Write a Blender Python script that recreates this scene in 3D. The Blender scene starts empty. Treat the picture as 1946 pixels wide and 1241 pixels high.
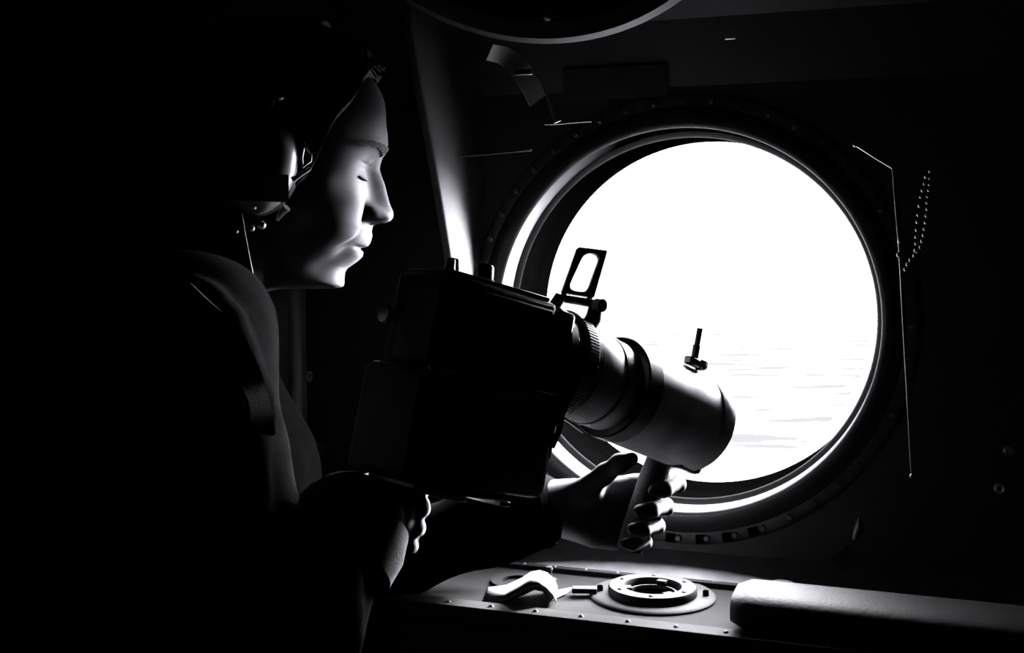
import bpy, math, random
import numpy as np
from mathutils import Vector, Matrix, noise as mnoise

# ------------------------------------------------------------------ camera, sky, sun, exposure
scene = bpy.context.scene
COL = scene.collection
random.seed(7)
rng = np.random.default_rng(7)

IW, IH, FPX = 1946.0, 1241.0, 1946.0 * 40.0 / 36.0
EYE = np.array((0.0, 0.0, 1.50))
PITCH = math.radians(3.7)

cam_data = bpy.data.cameras.new('camera')
cam_data.lens = 40.0
cam_data.sensor_width = 36.0
cam_data.clip_start = 0.01
cam_data.clip_end = 60000.0
cam = bpy.data.objects.new('camera', cam_data)
COL.objects.link(cam)
cam.location = EYE
cam.rotation_euler = (math.pi / 2 - PITCH, 0, 0)
scene.camera = cam

vs = scene.view_settings
vs.view_transform = 'Standard'
vs.look = 'None'
vs.gamma = 1.0
vs.use_curve_mapping = False
vs.exposure = 0.0
scene.cycles.use_denoising = True
scene.cycles.max_bounces = 8
scene.cycles.diffuse_bounces = 0
scene.cycles.glossy_bounces = 3
scene.cycles.transparent_max_bounces = 16
scene.cycles.sample_clamp_indirect = 6.0

# veiled sun, low and off to the right of the window
sun_data = bpy.data.lights.new('sun', 'SUN')
sun_data.energy = 55.0
sun_data.angle = math.radians(9.0)
sun = bpy.data.objects.new('sun', sun_data)
COL.objects.link(sun)
sun.location = (6, 5, 9)
# hazy sky: even base, brighter towards the veiled sun off to the right
SUN_DIR = Vector((0.87, 0.755, 0.40)).normalized()
sun.rotation_euler = (-SUN_DIR).to_track_quat('-Z', 'Y').to_euler()
SKY_BASE, SKY_GLOW, GLOW_POW = 14.0, 200.0, 8.0
world = bpy.data.worlds.new('hazy_sky')
scene.world = world
world.use_nodes = True
wn = world.node_tree.nodes
wl = world.node_tree.links
wn.clear()
wo = wn.new('ShaderNodeOutputWorld')
bg = wn.new('ShaderNodeBackground')
bg.inputs['Color'].default_value = (0.985, 0.98, 1.03, 1)
tc = wn.new('ShaderNodeTexCoord')
dot = wn.new('ShaderNodeVectorMath')
dot.operation = 'DOT_PRODUCT'
dot.inputs[1].default_value = SUN_DIR
mx0 = wn.new('ShaderNodeMath')
mx0.operation = 'MAXIMUM'
mx0.inputs[1].default_value = 0.0
pw = wn.new('ShaderNodeMath')
pw.operation = 'POWER'
pw.inputs[1].default_value = GLOW_POW
ma = wn.new('ShaderNodeMath')
ma.operation = 'MULTIPLY_ADD'
ma.inputs[1].default_value = SKY_GLOW
# overcast base: three times brighter overhead than at the horizon
sepz = wn.new('ShaderNodeSeparateXYZ')
zmax = wn.new('ShaderNodeMath')
zmax.operation = 'MAXIMUM'
zmax.inputs[1].default_value = 0.0
ovc = wn.new('ShaderNodeMath')
ovc.operation = 'MULTIPLY_ADD'
ovc.inputs[1].default_value = 2.0 * SKY_BASE
ovc.inputs[2].default_value = SKY_BASE
wl.new(tc.outputs['Generated'], sepz.inputs[0])
wl.new(sepz.outputs['Z'], zmax.inputs[0])
wl.new(zmax.outputs[0], ovc.inputs[0])
wl.new(ovc.outputs[0], ma.inputs[2])
wl.new(tc.outputs['Generated'], dot.inputs[0])
wl.new(dot.outputs['Value'], mx0.inputs[0])
wl.new(mx0.outputs[0], pw.inputs[0])
wl.new(pw.outputs[0], ma.inputs[0])
wl.new(ma.outputs[0], bg.inputs['Strength'])
wl.new(bg.outputs[0], wo.inputs[0])


def P(px, py, depth):
    """the point at world depth `depth` (metres along Y) on the sight line of a picture point"""
    x = (px - IW / 2) / FPX
    y = (IH / 2 - py) / FPX
    d = np.array((x, math.cos(PITCH) + y * math.sin(PITCH), -math.sin(PITCH) + y * math.cos(PITCH)))
    return EYE + d * (depth / d[1])


def ray(px, py):
    p = P(px, py, 1.0) - EYE
    return p / np.linalg.norm(p)


# frame of the window wall: U along the wall to the right, Z up, N into the cabin
YAW = math.radians(19.5)
U = np.array((math.cos(YAW), -math.sin(YAW), 0.0))
N = np.array((-math.sin(YAW), -math.cos(YAW), 0.0))
Z = np.array((0.0, 0.0, 1.0))
K = 0.88               # wall group scaled about the camera: wall lengths and depths are multiplied by it
C = P(1294, 611, 1.467 * K)


def W(u, v, d=0.0):
    return C + K * (u * U + v * Z + d * N)


def to_wall(p):
    q = (np.asarray(p) - C) / K
    return np.array((q @ U, q[2], q @ N))


def on_d(px, py, d):
    """sight line meets the plane at distance d from the wall -> (u, v)"""
    r = ray(px, py)
    t = ((C + K * d * N - EYE) @ N) / (r @ N)
    q = to_wall(EYE + t * r)
    return q[0], q[1]


def on_u(px, py, u):
    r = ray(px, py)
    t = ((C + K * u * U - EYE) @ U) / (r @ U)
    q = to_wall(EYE + t * r)
    return q[1], q[2]


def on_v(px, py, v):
    r = ray(px, py)
    t = (C[2] + K * v - EYE[2]) / r[2]
    q = to_wall(EYE + t * r)
    return q[0], q[2]


# ------------------------------------------------------------------ materials
def make_mat(name, col, rough=0.6, metal=0.0, var=0.15, scale=40.0, bump=0.0, bscale=200.0, tint=(1, 1, 1.03), spec=0.5, coat=0.0):
    m = bpy.data.materials.new(name)
    m.use_nodes = True
    nt = m.node_tree
    b = nt.nodes['Principled BSDF']
    t = nt.nodes.new('ShaderNodeTexCoord')
    n = nt.nodes.new('ShaderNodeTexNoise')
    n.inputs['Scale'].default_value = scale
    n.inputs['Detail'].default_value = 4
    r = nt.nodes.new('ShaderNodeValToRGB')
    lo, hi = col * (1 - var), col * (1 + var)
    r.color_ramp.elements[0].position = 0.3
    r.color_ramp.elements[1].position = 0.7
    r.color_ramp.elements[0].color = (lo * tint[0], lo * tint[1], lo * tint[2], 1)
    r.color_ramp.elements[1].color = (hi * tint[0], hi * tint[1], hi * tint[2], 1)
    nt.links.new(t.outputs['Object'], n.inputs['Vector'])
    nt.links.new(n.outputs['Fac'], r.inputs[0])
    nt.links.new(r.outputs[0], b.inputs['Base Color'])
    b.inputs['Roughness'].default_value = rough
    b.inputs['Metallic'].default_value = metal
    b.inputs['Specular IOR Level'].default_value = spec
    if coat:
        b.inputs['Coat Weight'].default_value = coat
    if bump:
        n2 = nt.nodes.new('ShaderNodeTexNoise')
        n2.inputs['Scale'].default_value = bscale
        n2.inputs['Detail'].default_value = 3
        bp = nt.nodes.new('ShaderNodeBump')
        bp.inputs['Strength'].default_value = bump
        bp.inputs['Distance'].default_value = 0.002
        nt.links.new(t.outputs['Object'], n2.inputs['Vector'])
        nt.links.new(n2.outputs['Fac'], bp.inputs['Height'])
        nt.links.new(bp.outputs[0], b.inputs['Normal'])
    return m


M = {
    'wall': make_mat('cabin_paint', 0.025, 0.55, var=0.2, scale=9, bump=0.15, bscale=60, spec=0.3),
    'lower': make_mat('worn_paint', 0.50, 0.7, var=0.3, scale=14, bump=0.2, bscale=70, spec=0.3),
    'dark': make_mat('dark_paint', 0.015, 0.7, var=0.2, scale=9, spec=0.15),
    'floor': make_mat('floor_rubber', 0.02, 0.8, var=0.2, scale=9, spec=0.2),
    'rim': make_mat('white_enamel', 0.20, 0.9, var=0.05, scale=12, tint=(1, 1, 1.06), spec=0.0),
    'rim_edge': make_mat('grey_metal_edge', 0.22, 0.45, var=0.15, scale=30),
    'gasket': make_mat('black_rubber', 0.0004, 1.0, var=0.2, spec=0.0),
    'flange': make_mat('flange_metal', 0.10, 0.5, var=0.3, scale=30),
    'rivet': make_mat('rivet_metal', 0.09, 0.4, metal=0.3),
    'shelf': make_mat('shelf_metal', 0.022, 0.8, var=0.25, scale=20, bump=0.15, bscale=90, spec=0.1),
    'strip': make_mat('shelf_strip', 0.05, 0.75, var=0.15, scale=30, spec=0.1),
    'fitting': make_mat('fitting_metal', 0.06, 0.65, var=0.2, scale=40, spec=0.15),
    'paper': make_mat('paper', 0.80, 0.7, var=0.03, tint=(1, 1, 1)),
    'leather': make_mat('padded_leather', 0.022, 0.6, var=0.15, scale=30, bump=0.3, bscale=240, spec=0.15),
    'frame': make_mat('frame_paint', 0.7, 0.5, var=0.06, scale=12),
    'rack': make_mat('rack_paint', 0.75, 0.5, var=0.12, scale=16),
    'metal': make_mat('bare_metal', 0.55, 0.3, metal=0.7, var=0.1),
    'chrome': make_mat('chrome', 0.75, 0.15, metal=1.0, var=0.05),
    'blk': make_mat('black_crackle', 0.008, 0.6, var=0.3, scale=90, bump=0.35, bscale=500, spec=0.2),
    'blkgloss': make_mat('black_enamel', 0.012, 0.3, var=0.2, scale=50),
    'worn': make_mat('worn_black_enamel', 0.10, 0.34, var=0.5, scale=38, bump=0.1, bscale=130),
    'barrel': make_mat('lens_barrel_enamel', 0.85, 0.70, metal=0.55, var=0.25, scale=30, bump=0.1, bscale=160),
    'knurl': make_mat('knurled_alloy', 0.42, 0.32, metal=0.4, var=0.1),
    'panel_grey': make_mat('camera_leatherette', 0.05, 0.65, var=0.25, scale=120, bump=0.4, bscale=420),
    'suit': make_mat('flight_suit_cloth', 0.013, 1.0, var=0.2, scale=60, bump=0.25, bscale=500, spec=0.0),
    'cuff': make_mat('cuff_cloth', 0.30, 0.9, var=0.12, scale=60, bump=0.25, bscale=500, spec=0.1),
    'shade_vest': make_mat('vest_shade_cloth', 0.0006, 1.0, var=0.2, scale=60, bump=0.2, bscale=500, spec=0.0),  # reflects almost nothing, so the chest reads as shaded
    'web': make_mat('harness_webbing', 0.045, 0.85, var=0.2, scale=90, bump=0.3, bscale=700, spec=0.15),
    'skin': make_mat('skin', 0.58, 0.5, var=0.06, scale=60, bump=0.12, bscale=900, tint=(0.99, 0.98, 1.05), spec=0.15),
    'hair': make_mat('dark_hair', 0.03, 0.8, var=0.3, scale=120, spec=0.05),
    'lash': make_mat('brow_hair', 0.005, 0.7, var=0.2, scale=120, spec=0.2),
    'headset': make_mat('headset_plastic', 0.012, 0.45, var=0.2),
    'cup': make_mat('ear_cup_plastic', 0.30, 0.3, var=0.08),
    'nail': make_mat('nail', 0.6, 0.35, var=0.03),
    'wire': make_mat('steel_wire', 0.35, 0.4, metal=0.3, var=0.1),
    'lensglass': make_mat('coated_lens', 0.01, 0.05, var=0.1, coat=1.0),
}


def glass_mat():
    m = bpy.data.materials.new('window_acrylic')
    m.use_nodes = True
    nt = m.node_tree
    nt.nodes.clear()
    o = nt.nodes.new('ShaderNodeOutputMaterial')
    mix = nt.nodes.new('ShaderNodeMixShader')
    tr = nt.nodes.new('ShaderNodeBsdfTransparent')
    gl = nt.nodes.new('ShaderNodeBsdfGlossy')
    fr = nt.nodes.new('ShaderNodeFresnel')
    mul = nt.nodes.new('ShaderNodeMath')
    mul.operation = 'MULTIPLY'
    mul.inputs[1].default_value = 0.5
    fr.inputs['IOR'].default_value = 1.3
    tr.inputs['Color'].default_value = (0.985, 0.985, 0.99, 1)
    gl.inputs['Roughness'].default_value = 0.05
    nt.links.new(fr.outputs[0], mul.inputs[0])
    nt.links.new(mul.outputs[0], mix.inputs[0])
    nt.links.new(tr.outputs[0], mix.inputs[1])
    nt.links.new(gl.outputs[0], mix.inputs[2])
    nt.links.new(mix.outputs[0], o.inputs[0])
    return m


M['glass'] = glass_mat()


def sea_mat():
    m = bpy.data.materials.new('sea_water')
    m.use_nodes = True
    nt = m.node_tree
    b = nt.nodes['Principled BSDF']
    t = nt.nodes.new('ShaderNodeTexCoord')
    mp = nt.nodes.new('ShaderNodeMapping')
    mp.inputs['Scale'].default_value = (0.0022, 0.0055, 1)
    mp.inputs['Rotation'].default_value = (0, 0, 0.3)
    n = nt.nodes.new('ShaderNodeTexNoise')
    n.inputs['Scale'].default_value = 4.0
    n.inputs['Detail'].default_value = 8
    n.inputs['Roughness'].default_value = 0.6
    r = nt.nodes.new('ShaderNodeValToRGB')  # ripple glitter and pale haze put into the base colour
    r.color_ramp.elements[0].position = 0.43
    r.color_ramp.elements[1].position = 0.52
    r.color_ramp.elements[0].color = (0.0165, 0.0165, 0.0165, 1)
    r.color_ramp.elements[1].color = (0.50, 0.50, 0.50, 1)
    bp = nt.nodes.new('ShaderNodeBump')
    bp.inputs['Strength'].default_value = 0.4
    bp.inputs['Distance'].default_value = 6.0
    nt.links.new(t.outputs['Object'], mp.inputs[0])
    nt.links.new(mp.outputs[0], n.inputs['Vector'])
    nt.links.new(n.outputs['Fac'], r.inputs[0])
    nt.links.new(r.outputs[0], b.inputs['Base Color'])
    nt.links.new(n.outputs['Fac'], bp.inputs['Height'])
    nt.links.new(bp.outputs[0], b.inputs['Normal'])
    b.inputs['Roughness'].default_value = 0.45
    b.inputs['IOR'].default_value = 1.33
    b.inputs['Specular IOR Level'].default_value = 0.0
    return m


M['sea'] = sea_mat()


def patch_mat():
    """embroidered round patch: rings of stitched dashes (flat print)"""
    m = bpy.data.materials.new('embroidered_patch')
    m.use_nodes = True
    nt = m.node_tree
    b = nt.nodes['Principled BSDF']
    b.inputs['Roughness'].default_value = 0.9
    b.inputs['Specular IOR Level'].default_value = 0.1
    uv = nt.nodes.new('ShaderNodeUVMap')
    s = nt.nodes.new('ShaderNodeSeparateXYZ')
    nt.links.new(uv.outputs[0], s.inputs[0])

    def mth(op, a, bb=None):
        n = nt.nodes.new('ShaderNodeMath')
        n.operation = op
        for k, x in enumerate((a, bb)):
            if x is None:
                continue
            if isinstance(x, (int, float)):
                n.inputs[k].default_value = x
            else:
                nt.links.new(x, n.inputs[k])
        return n.outputs[0]
    # uv.x = angle (0..1), uv.y = radius (0..1)
    dash = mth('GREATER_THAN', mth('SINE', mth('MULTIPLY', s.outputs[0], 2 * math.pi * 34)), -0.1)
    ring1 = mth('MULTIPLY', mth('GREATER_THAN', s.outputs[1], 0.74), mth('LESS_THAN', s.outputs[1], 0.86))
    edge = mth('GREATER_THAN', s.outputs[1], 0.94)
    word = mth('MULTIPLY', mth('GREATER_THAN', s.outputs[1], 0.34), mth('LESS_THAN', s.outputs[1], 0.46))
    k = mth('ADD', mth('MULTIPLY', dash, ring1), mth('MULTIPLY', edge, 0.5))
    k = mth('ADD', k, mth('MULTIPLY', word, 0.6))
    mx = nt.nodes.new('ShaderNodeMix')
    mx.data_type = 'RGBA'
    mx.inputs[6].default_value = (0.03, 0.03, 0.03, 1)
    mx.inputs[7].default_value = (0.6, 0.6, 0.6, 1)
    nt.links.new(k, mx.inputs[0])
    nt.links.new(mx.outputs[2], b.inputs['Base Color'])
    return m


M['patch'] = patch_mat()


# ------------------------------------------------------------------ mesh helpers
class MB:
    S = 1.0          # factor on the shape methods' lengths; the wall group sets it to K

    def __init__(self):
        self.v, self.f = [], []

    def add(self, verts, faces):
        o = len(self.v)
        self.v += [tuple(float(c) for c in p) for p in verts]
        self.f += [tuple(i + o for i in f) for f in faces]
        return self

    def box(self, o, ax, ay, az, x, y, z):
        """box in frame (o; ax, ay, az) with ranges x, y, z"""
        o, ax, ay, az = (np.asarray(q, float) for q in (o, ax, ay, az))
        pts = [o + ax * a + ay * b + az * c for c in np.array(z) * self.S for b in np.array(y) * self.S for a in np.array(x) * self.S]
        fc = [(0, 2, 3, 1), (4, 5, 7, 6), (0, 1, 5, 4), (2, 6, 7, 3), (0, 4, 6, 2), (1, 3, 7, 5)]
        if np.dot(np.cross(ax, ay), az) < 0:
            fc = [f[::-1] for f in fc]
        return self.add(pts, fc)

    def lathe(self, o, axis, prof, n=48, up=None, closed=False, a0=0.0, a1=2 * math.pi):
        """revolve (radius, height) profile round axis"""
        o = np.asarray(o, float)
        ax = np.asarray(axis, float)
        ax = ax / np.linalg.norm(ax)
        r = np.asarray(up if up is not None else ((0, 0, 1) if abs(ax[2]) < 0.9 else (1, 0, 0)), float)
        e1 = r - ax * (r @ ax)
        e1 /= np.linalg.norm(e1)
        e2 = np.cross(ax, e1)
        full = abs(a1 - a0 - 2 * math.pi) < 1e-6
        cnt = n if full else n + 1
        vs_, fs = [], []
        for (rad, h) in prof:
            for k in range(cnt):
                t = a0 + (a1 - a0) * k / n
                vs_.append(o + ax * h * self.S + (e1 * math.cos(t) + e2 * math.sin(t)) * rad * self.S)
        m = len(prof)
        rows = range(m if closed else m - 1)
        for i in rows:
            j = (i + 1) % m
            for k in range(n):
                k2 = (k + 1) % cnt
                fs.append((i * cnt + k, i * cnt + k2, j * cnt + k2, j * cnt + k))
        return self.add(vs_, fs)

    def tube(self, pts, rad, n=10, caps=True, flat=None):
        """tube along points; rad scalar or list; flat=(normal list, thickness ratio) for straps"""
        pts = [np.asarray(p, float) for p in pts]
        k = len(pts)
        rads = [rad] * k if isinstance(rad, (int, float)) else list(rad)
        vs_, fs = [], []
        prev = None
        for i, p in enumerate(pts):
            t = pts[min(i + 1, k - 1)] - pts[max(i - 1, 0)]
            t = t / (np.linalg.norm(t) + 1e-12)
            if prev is None:
                a = np.array((0, 0, 1.0)) if abs(t[2]) < 0.9 else np.array((1.0, 0, 0))
            else:
                a = prev
            e1 = a - t * (a @ t)
            e1 /= np.linalg.norm(e1)
            prev = e1
            e2 = np.cross(t, e1)
            for j in range(n):
                w = 2 * math.pi * j / n
                vs_.append(p + (e1 * math.cos(w) + e2 * math.sin(w)) * rads[i] * self.S)
        for i in range(k - 1):
            for j in range(n):
                j2 = (j + 1) % n
                fs.append((i * n + j, i * n + j2, (i + 1) * n + j2, (i + 1) * n + j))
        if caps:
            fs.append(tuple(range(n))[::-1])
            fs.append(tuple((k - 1) * n + j for j in range(n)))
        return self.add(vs_, fs)

    def strap(self, pts, nrm, width, thick):
        """flat band through pts with surface normals nrm"""
        k = len(pts)
        vs_, fs = [], []
        for i in range(k):
            t = np.asarray(pts[min(i + 1, k - 1)]) - np.asarray(pts[max(i - 1, 0)])
            t = t / np.linalg.norm(t)
            nn = np.asarray(nrm[i], float)
            nn = nn - t * (nn @ t)
            nn /= np.linalg.norm(nn)
            s = np.cross(t, nn)
            for a, b in ((-1, 0), (1, 0), (1, 1), (-1, 1)):
                vs_.append(np.asarray(pts[i]) + (s * a * width / 2 + nn * b * thick) * self.S)
        for i in range(k - 1):
            for j in range(4):
                j2 = (j + 1) % 4
                fs.append((i * 4 + j, i * 4 + j2, (i + 1) * 4 + j2, (i + 1) * 4 + j))
        fs.append((3, 2, 1, 0))
        fs.append(tuple((k - 1) * 4 + j for j in range(4)))
        return self.add(vs_, fs)

    def sphere(self, c, r, n=16, m=10, scale=(1, 1, 1)):
        prof = [(max(1e-5, math.sin(math.pi * i / m)) * r, -math.cos(math.pi * i / m) * r) for i in range(m + 1)]
        o = len(self.v)
        self.lathe((0, 0, 0), (0, 0, 1), prof, n)
        for i in range(o, len(self.v)):
            p = self.v[i]
            self.v[i] = (c[0] + p[0] * scale[0], c[1] + p[1] * scale[1], c[2] + p[2] * scale[2])
        return self

    def build(self, name, mat, parent=None, smooth=35, bevel=0, local=None, weld=False):
        me = bpy.data.meshes.new(name)
        vv = self.v
        if local is not None:
            vv = [tuple(local @ Vector(p)) for p in vv]
        me.from_pydata(vv, [], self.f)
        me.validate()
        me.update()
        return finish(name, me, mat, parent, smooth, bevel, weld)


def finish(name, me, mat, parent=None, smooth=35, bevel=0, weld=False):
    import bmesh
    bm = bmesh.new()
    bm.from_mesh(me)
    if weld:
        bmesh.ops.remove_doubles(bm, verts=bm.verts, dist=1e-5)
    bmesh.ops.recalc_face_normals(bm, faces=bm.faces)
    bm.to_mesh(me)
    bm.free()
    me.materials.append(M[mat] if isinstance(mat, str) else mat)
    o = bpy.data.objects.new(name, me)
    COL.objects.link(o)
    if smooth:
        me.polygons.foreach_set('use_smooth', [True] * len(me.polygons))
        if smooth < 180:
            me.set_sharp_from_angle(angle=math.radians(smooth))
    if parent is not None:
        o.parent = parent
    if bevel:
        b = o.modifiers.new('bevel', 'BEVEL')
        b.width = bevel
        b.segments = 2
        b.limit_method = 'ANGLE'
        b.angle_limit = math.radians(50)
    return o


def tag(o, label=None, cat=None, group=None, kind=None):
    for k, x in (('label', label), ('category', cat), ('group', group), ('kind', kind)):
        if x is not None:
            o[k] = x
    return o


def empty(name, loc, mat=None):
    o = bpy.data.objects.new(name, None)
    o.empty_display_size = 0.05
    COL.objects.link(o)
    if mat is not None:
        o.matrix_world = mat
    else:
        o.location = loc
    return o


def inv(root):
    """world -> local of an Empty placed with location / matrix"""
    return Matrix(root.matrix_basis).inverted()


def share(name, me, loc, parent, rot=None):
    o = bpy.data.objects.new(name, me)
    COL.objects.link(o)
    o.parent = parent
    o.location = loc
    if rot is not None:
        o.rotation_euler = rot
    return o


# ------------------------------------------------------------------ signed-distance modelling
def surface_nets(F, org, h):
    S = F < 0
    nx, ny, nz = F.shape
    cnt = np.zeros((nx - 1, ny - 1, nz - 1), np.uint8)
    for i in (0, 1):
        for j in (0, 1):
            for k in (0, 1):
                cnt += S[i:nx - 1 + i, j:ny - 1 + j, k:nz - 1 + k]
    act = (cnt > 0) & (cnt < 8)
    idx = np.argwhere(act)
    ids = np.full(act.shape, -1, np.int64)
    ids[act] = np.arange(len(idx))
    cv = {}
    for i in (0, 1):
        for j in (0, 1):
            for k in (0, 1):
                cv[(i, j, k)] = F[idx[:, 0] + i, idx[:, 1] + j, idx[:, 2] + k]
    acc = np.zeros((len(idx), 3))
    num = np.zeros(len(idx))
    cs = list(cv)
    for a in cs:
        for ax in range(3):
            if a[ax] == 0:
                b = list(a)
                b[ax] = 1
                b = tuple(b)
                fa, fb = cv[a], cv[b]
                m = (fa < 0) != (fb < 0)
                t = np.where(m, fa / np.where(m, fa - fb, 1), 0)
                p = np.tile(np.array(a, float), (len(idx), 1))
                p[:, ax] = t
                acc += p * m[:, None]
                num += m
    verts = (idx + acc / num[:, None]) * h + org
    quads = []
    for ax in range(3):
        sl0 = [slice(None)] * 3
        sl1 = [slice(None)] * 3
        sl0[ax] = slice(0, -1)
        sl1[ax] = slice(1, None)
        a, b = S[tuple(sl0)], S[tuple(sl1)]
        e = np.argwhere(a != b)
        o1, o2 = [q for q in range(3) if q != ax]
        ok = (e[:, o1] > 0) & (e[:, o2] > 0) & (e[:, o1] < F.shape[o1] - 1) & (e[:, o2] < F.shape[o2] - 1)
        e = e[ok]

        def cid(d1, d2):
            c = e.copy()
            c[:, o1] += d1
            c[:, o2] += d2
            return ids[c[:, 0], c[:, 1], c[:, 2]]
        q = np.stack([cid(-1, -1), cid(0, -1), cid(0, 0), cid(-1, 0)], 1)
        flip = a[e[:, 0], e[:, 1], e[:, 2]]
        if ax == 1:
            flip = ~flip
        q[~flip] = q[~flip][:, ::-1]
        quads.append(q)
    return verts, np.concatenate(quads)


def smin(a, b, k):
    if k <= 0:
        return np.minimum(a, b)
    h = np.maximum(k - np.abs(a - b), 0) / k
    return np.minimum(a, b) - h * h * k * 0.25


def cone_d(p, a, b, r1, r2, scale):
    a, b = np.asarray(a, float), np.asarray(b, float)
    s = np.asarray(scale, float)
    q = (p - a) / s
    ab = (b - a) / s
    t = np.clip((q @ ab) / max(ab @ ab, 1e-12), 0, 1)
    d = np.linalg.norm(q - t[..., None] * ab, axis=-1) - (r1 + (r2 - r1) * t)
    return d * s.min()


class SDF:
    """list of tapered capsules (a, b, ra, rb, blend, axis scale, subtract?)"""

    def __init__(self):
        self.p = []

    def cap(self, a, b, ra, rb=None, k=0.01, scale=(1, 1, 1), sub=False):
        self.p.append((np.asarray(a, float), np.asarray(b, float), ra, ra if rb is None else rb, k, scale, sub))
        return self

    def chain(self, pts, rads, k=0.004, scale=(1, 1, 1)):
        for i in range(len(pts) - 1):
            self.cap(pts[i], pts[i + 1], rads[i], rads[i + 1], k, scale)
        return self

    def __call__(self, p):
        d = np.full(p.shape[:-1], 1.0)
        for a, b, ra, rb, k, s, sub in self.p:
            e = cone_d(p, a, b, ra, rb, s)
            d = -smin(-d, e, k) if sub else smin(d, e, k)
        return d

    def mesh(self, h, pad=0.02):
        lo = np.min([np.minimum(a, b) - max(ra, rb) * np.asarray(s) for a, b, ra, rb, k, s, sub in self.p if not sub], 0) - pad
        hi = np.max([np.maximum(a, b) + max(ra, rb) * np.asarray(s) for a, b, ra, rb, k, s, sub in self.p if not sub], 0) + pad
        n = np.ceil((hi - lo) / h).astype(int) + 1
        ax = [lo[i] + h * np.arange(n[i]) for i in range(3)]
        F = np.full(n, 1.0, np.float32)
        for a, b, ra, rb, k, s, sub in self.p:
            r = max(ra, rb) * np.asarray(s) + k + 3 * h
            i0 = np.maximum(((np.minimum(a, b) - r - lo) / h).astype(int), 0)
            i1 = np.minimum(((np.maximum(a, b) + r - lo) / h).astype(int) + 2, n)
            if (i1 <= i0).any():
                continue
            sl = tuple(slice(i0[i], i1[i]) for i in range(3))
            g = np.stack(np.meshgrid(*[ax[i][sl[i]] for i in range(3)], indexing='ij'), -1)
            e = cone_d(g, a, b, ra, rb, s).astype(np.float32)
            F[sl] = -smin(-F[sl], e, k) if sub else smin(F[sl], e, k)
        return surface_nets(F, lo, h)

    def trace(self, px, py, t0=0.5, t1=2.2):
        r = ray(px, py)
        t = t0
        for _ in range(160):
            d = float(self((EYE + r * t)[None])[0])
            if d < 0.0004:
                break
            t += d * 0.6
            if t > t1:
                return None
        return EYE + r * t

    def normal(self, p):
        e = 0.002
        p = np.asarray(p, float)
        o = np.eye(3) * e
        q = p[..., None, :]
        g = self(q + o) - self(q - o)
        return g / (np.linalg.norm(g, axis=-1, keepdims=True) + 1e-12)


def relax(v, q, it=2, f=0.5):
    e = np.concatenate([q[:, [0, 1]], q[:, [1, 2]], q[:, [2, 3]], q[:, [3, 0]]])
    n = len(v)
    deg = np.bincount(e[:, 0], minlength=n) + np.bincount(e[:, 1], minlength=n)
    for _ in range(it):
        s = np.zeros_like(v)
        for c in range(3):
            s[:, c] = np.bincount(e[:, 0], v[e[:, 1], c], n) + np.bincount(e[:, 1], v[e[:, 0], c], n)
        v = v + f * (s / np.maximum(deg, 1)[:, None] - v)
    return v


def np_mesh(name, v, q):
    me = bpy.data.meshes.new(name)
    me.from_pydata(np.asarray(v).tolist(), [], np.asarray(q).tolist())
    me.update()
    return me


def spline(xs, ys, x):
    """monotone-ish smooth interpolation (cubic Hermite, Catmull-Rom tangents)"""
    xs, ys, x = np.asarray(xs, float), np.asarray(ys, float), np.asarray(x, float)
    if xs[0] > xs[-1]:
        xs, ys = xs[::-1], ys[::-1]
    d = np.diff(ys) / np.diff(xs)
    m = np.concatenate([[d[0]], np.where(d[:-1] * d[1:] > 0, 2 * d[:-1] * d[1:] / (d[:-1] + d[1:] + 1e-12 * np.sign(d[:-1] + d[1:] + 1e-12)), 0), [d[-1]]])
    xc = np.clip(x, xs[0], xs[-1])
    i = np.clip(np.searchsorted(xs, xc) - 1, 0, len(xs) - 2)
    h = xs[i + 1] - xs[i]
    t = (xc - xs[i]) / h
    return ((2 * t**3 - 3 * t**2 + 1) * ys[i] + (t**3 - 2 * t**2 + t) * h * m[i]
            + (-2 * t**3 + 3 * t**2) * ys[i + 1] + (t**3 - t**2) * h * m[i + 1])


def sstep(a, b, x):
    t = np.clip((x - a) / (b - a), 0, 1)
    return t * t * (3 - 2 * t)


# ------------------------------------------------------------------ sea
mb = MB()
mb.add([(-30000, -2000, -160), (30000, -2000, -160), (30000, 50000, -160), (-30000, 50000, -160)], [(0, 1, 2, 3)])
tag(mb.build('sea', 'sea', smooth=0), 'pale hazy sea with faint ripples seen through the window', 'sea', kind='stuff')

# ------------------------------------------------------------------ cabin shell
UL, UR, DB = -1.15, 1.05, 2.4
VF = -C[2] / K
VS = -0.30            # shelf height: lower it until the wall joint lies where the shelf meets the wall
while on_v(1320, 1112, VS)[1] > 0.086:
    VS -= 0.0005
MB.S = K
prof = [(VF, 0.34), (-0.85, 0.26), (-0.60, 0.18), (-0.42, 0.11), (VS, 0.080), (-0.30, 0.0), (0.30, 0.0), (0.38, 0.025), (0.47, 0.085), (0.545, 0.17), (0.60, 0.28), (0.64, 0.45), (0.655, 0.70)]
R_TUN = 0.247


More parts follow.
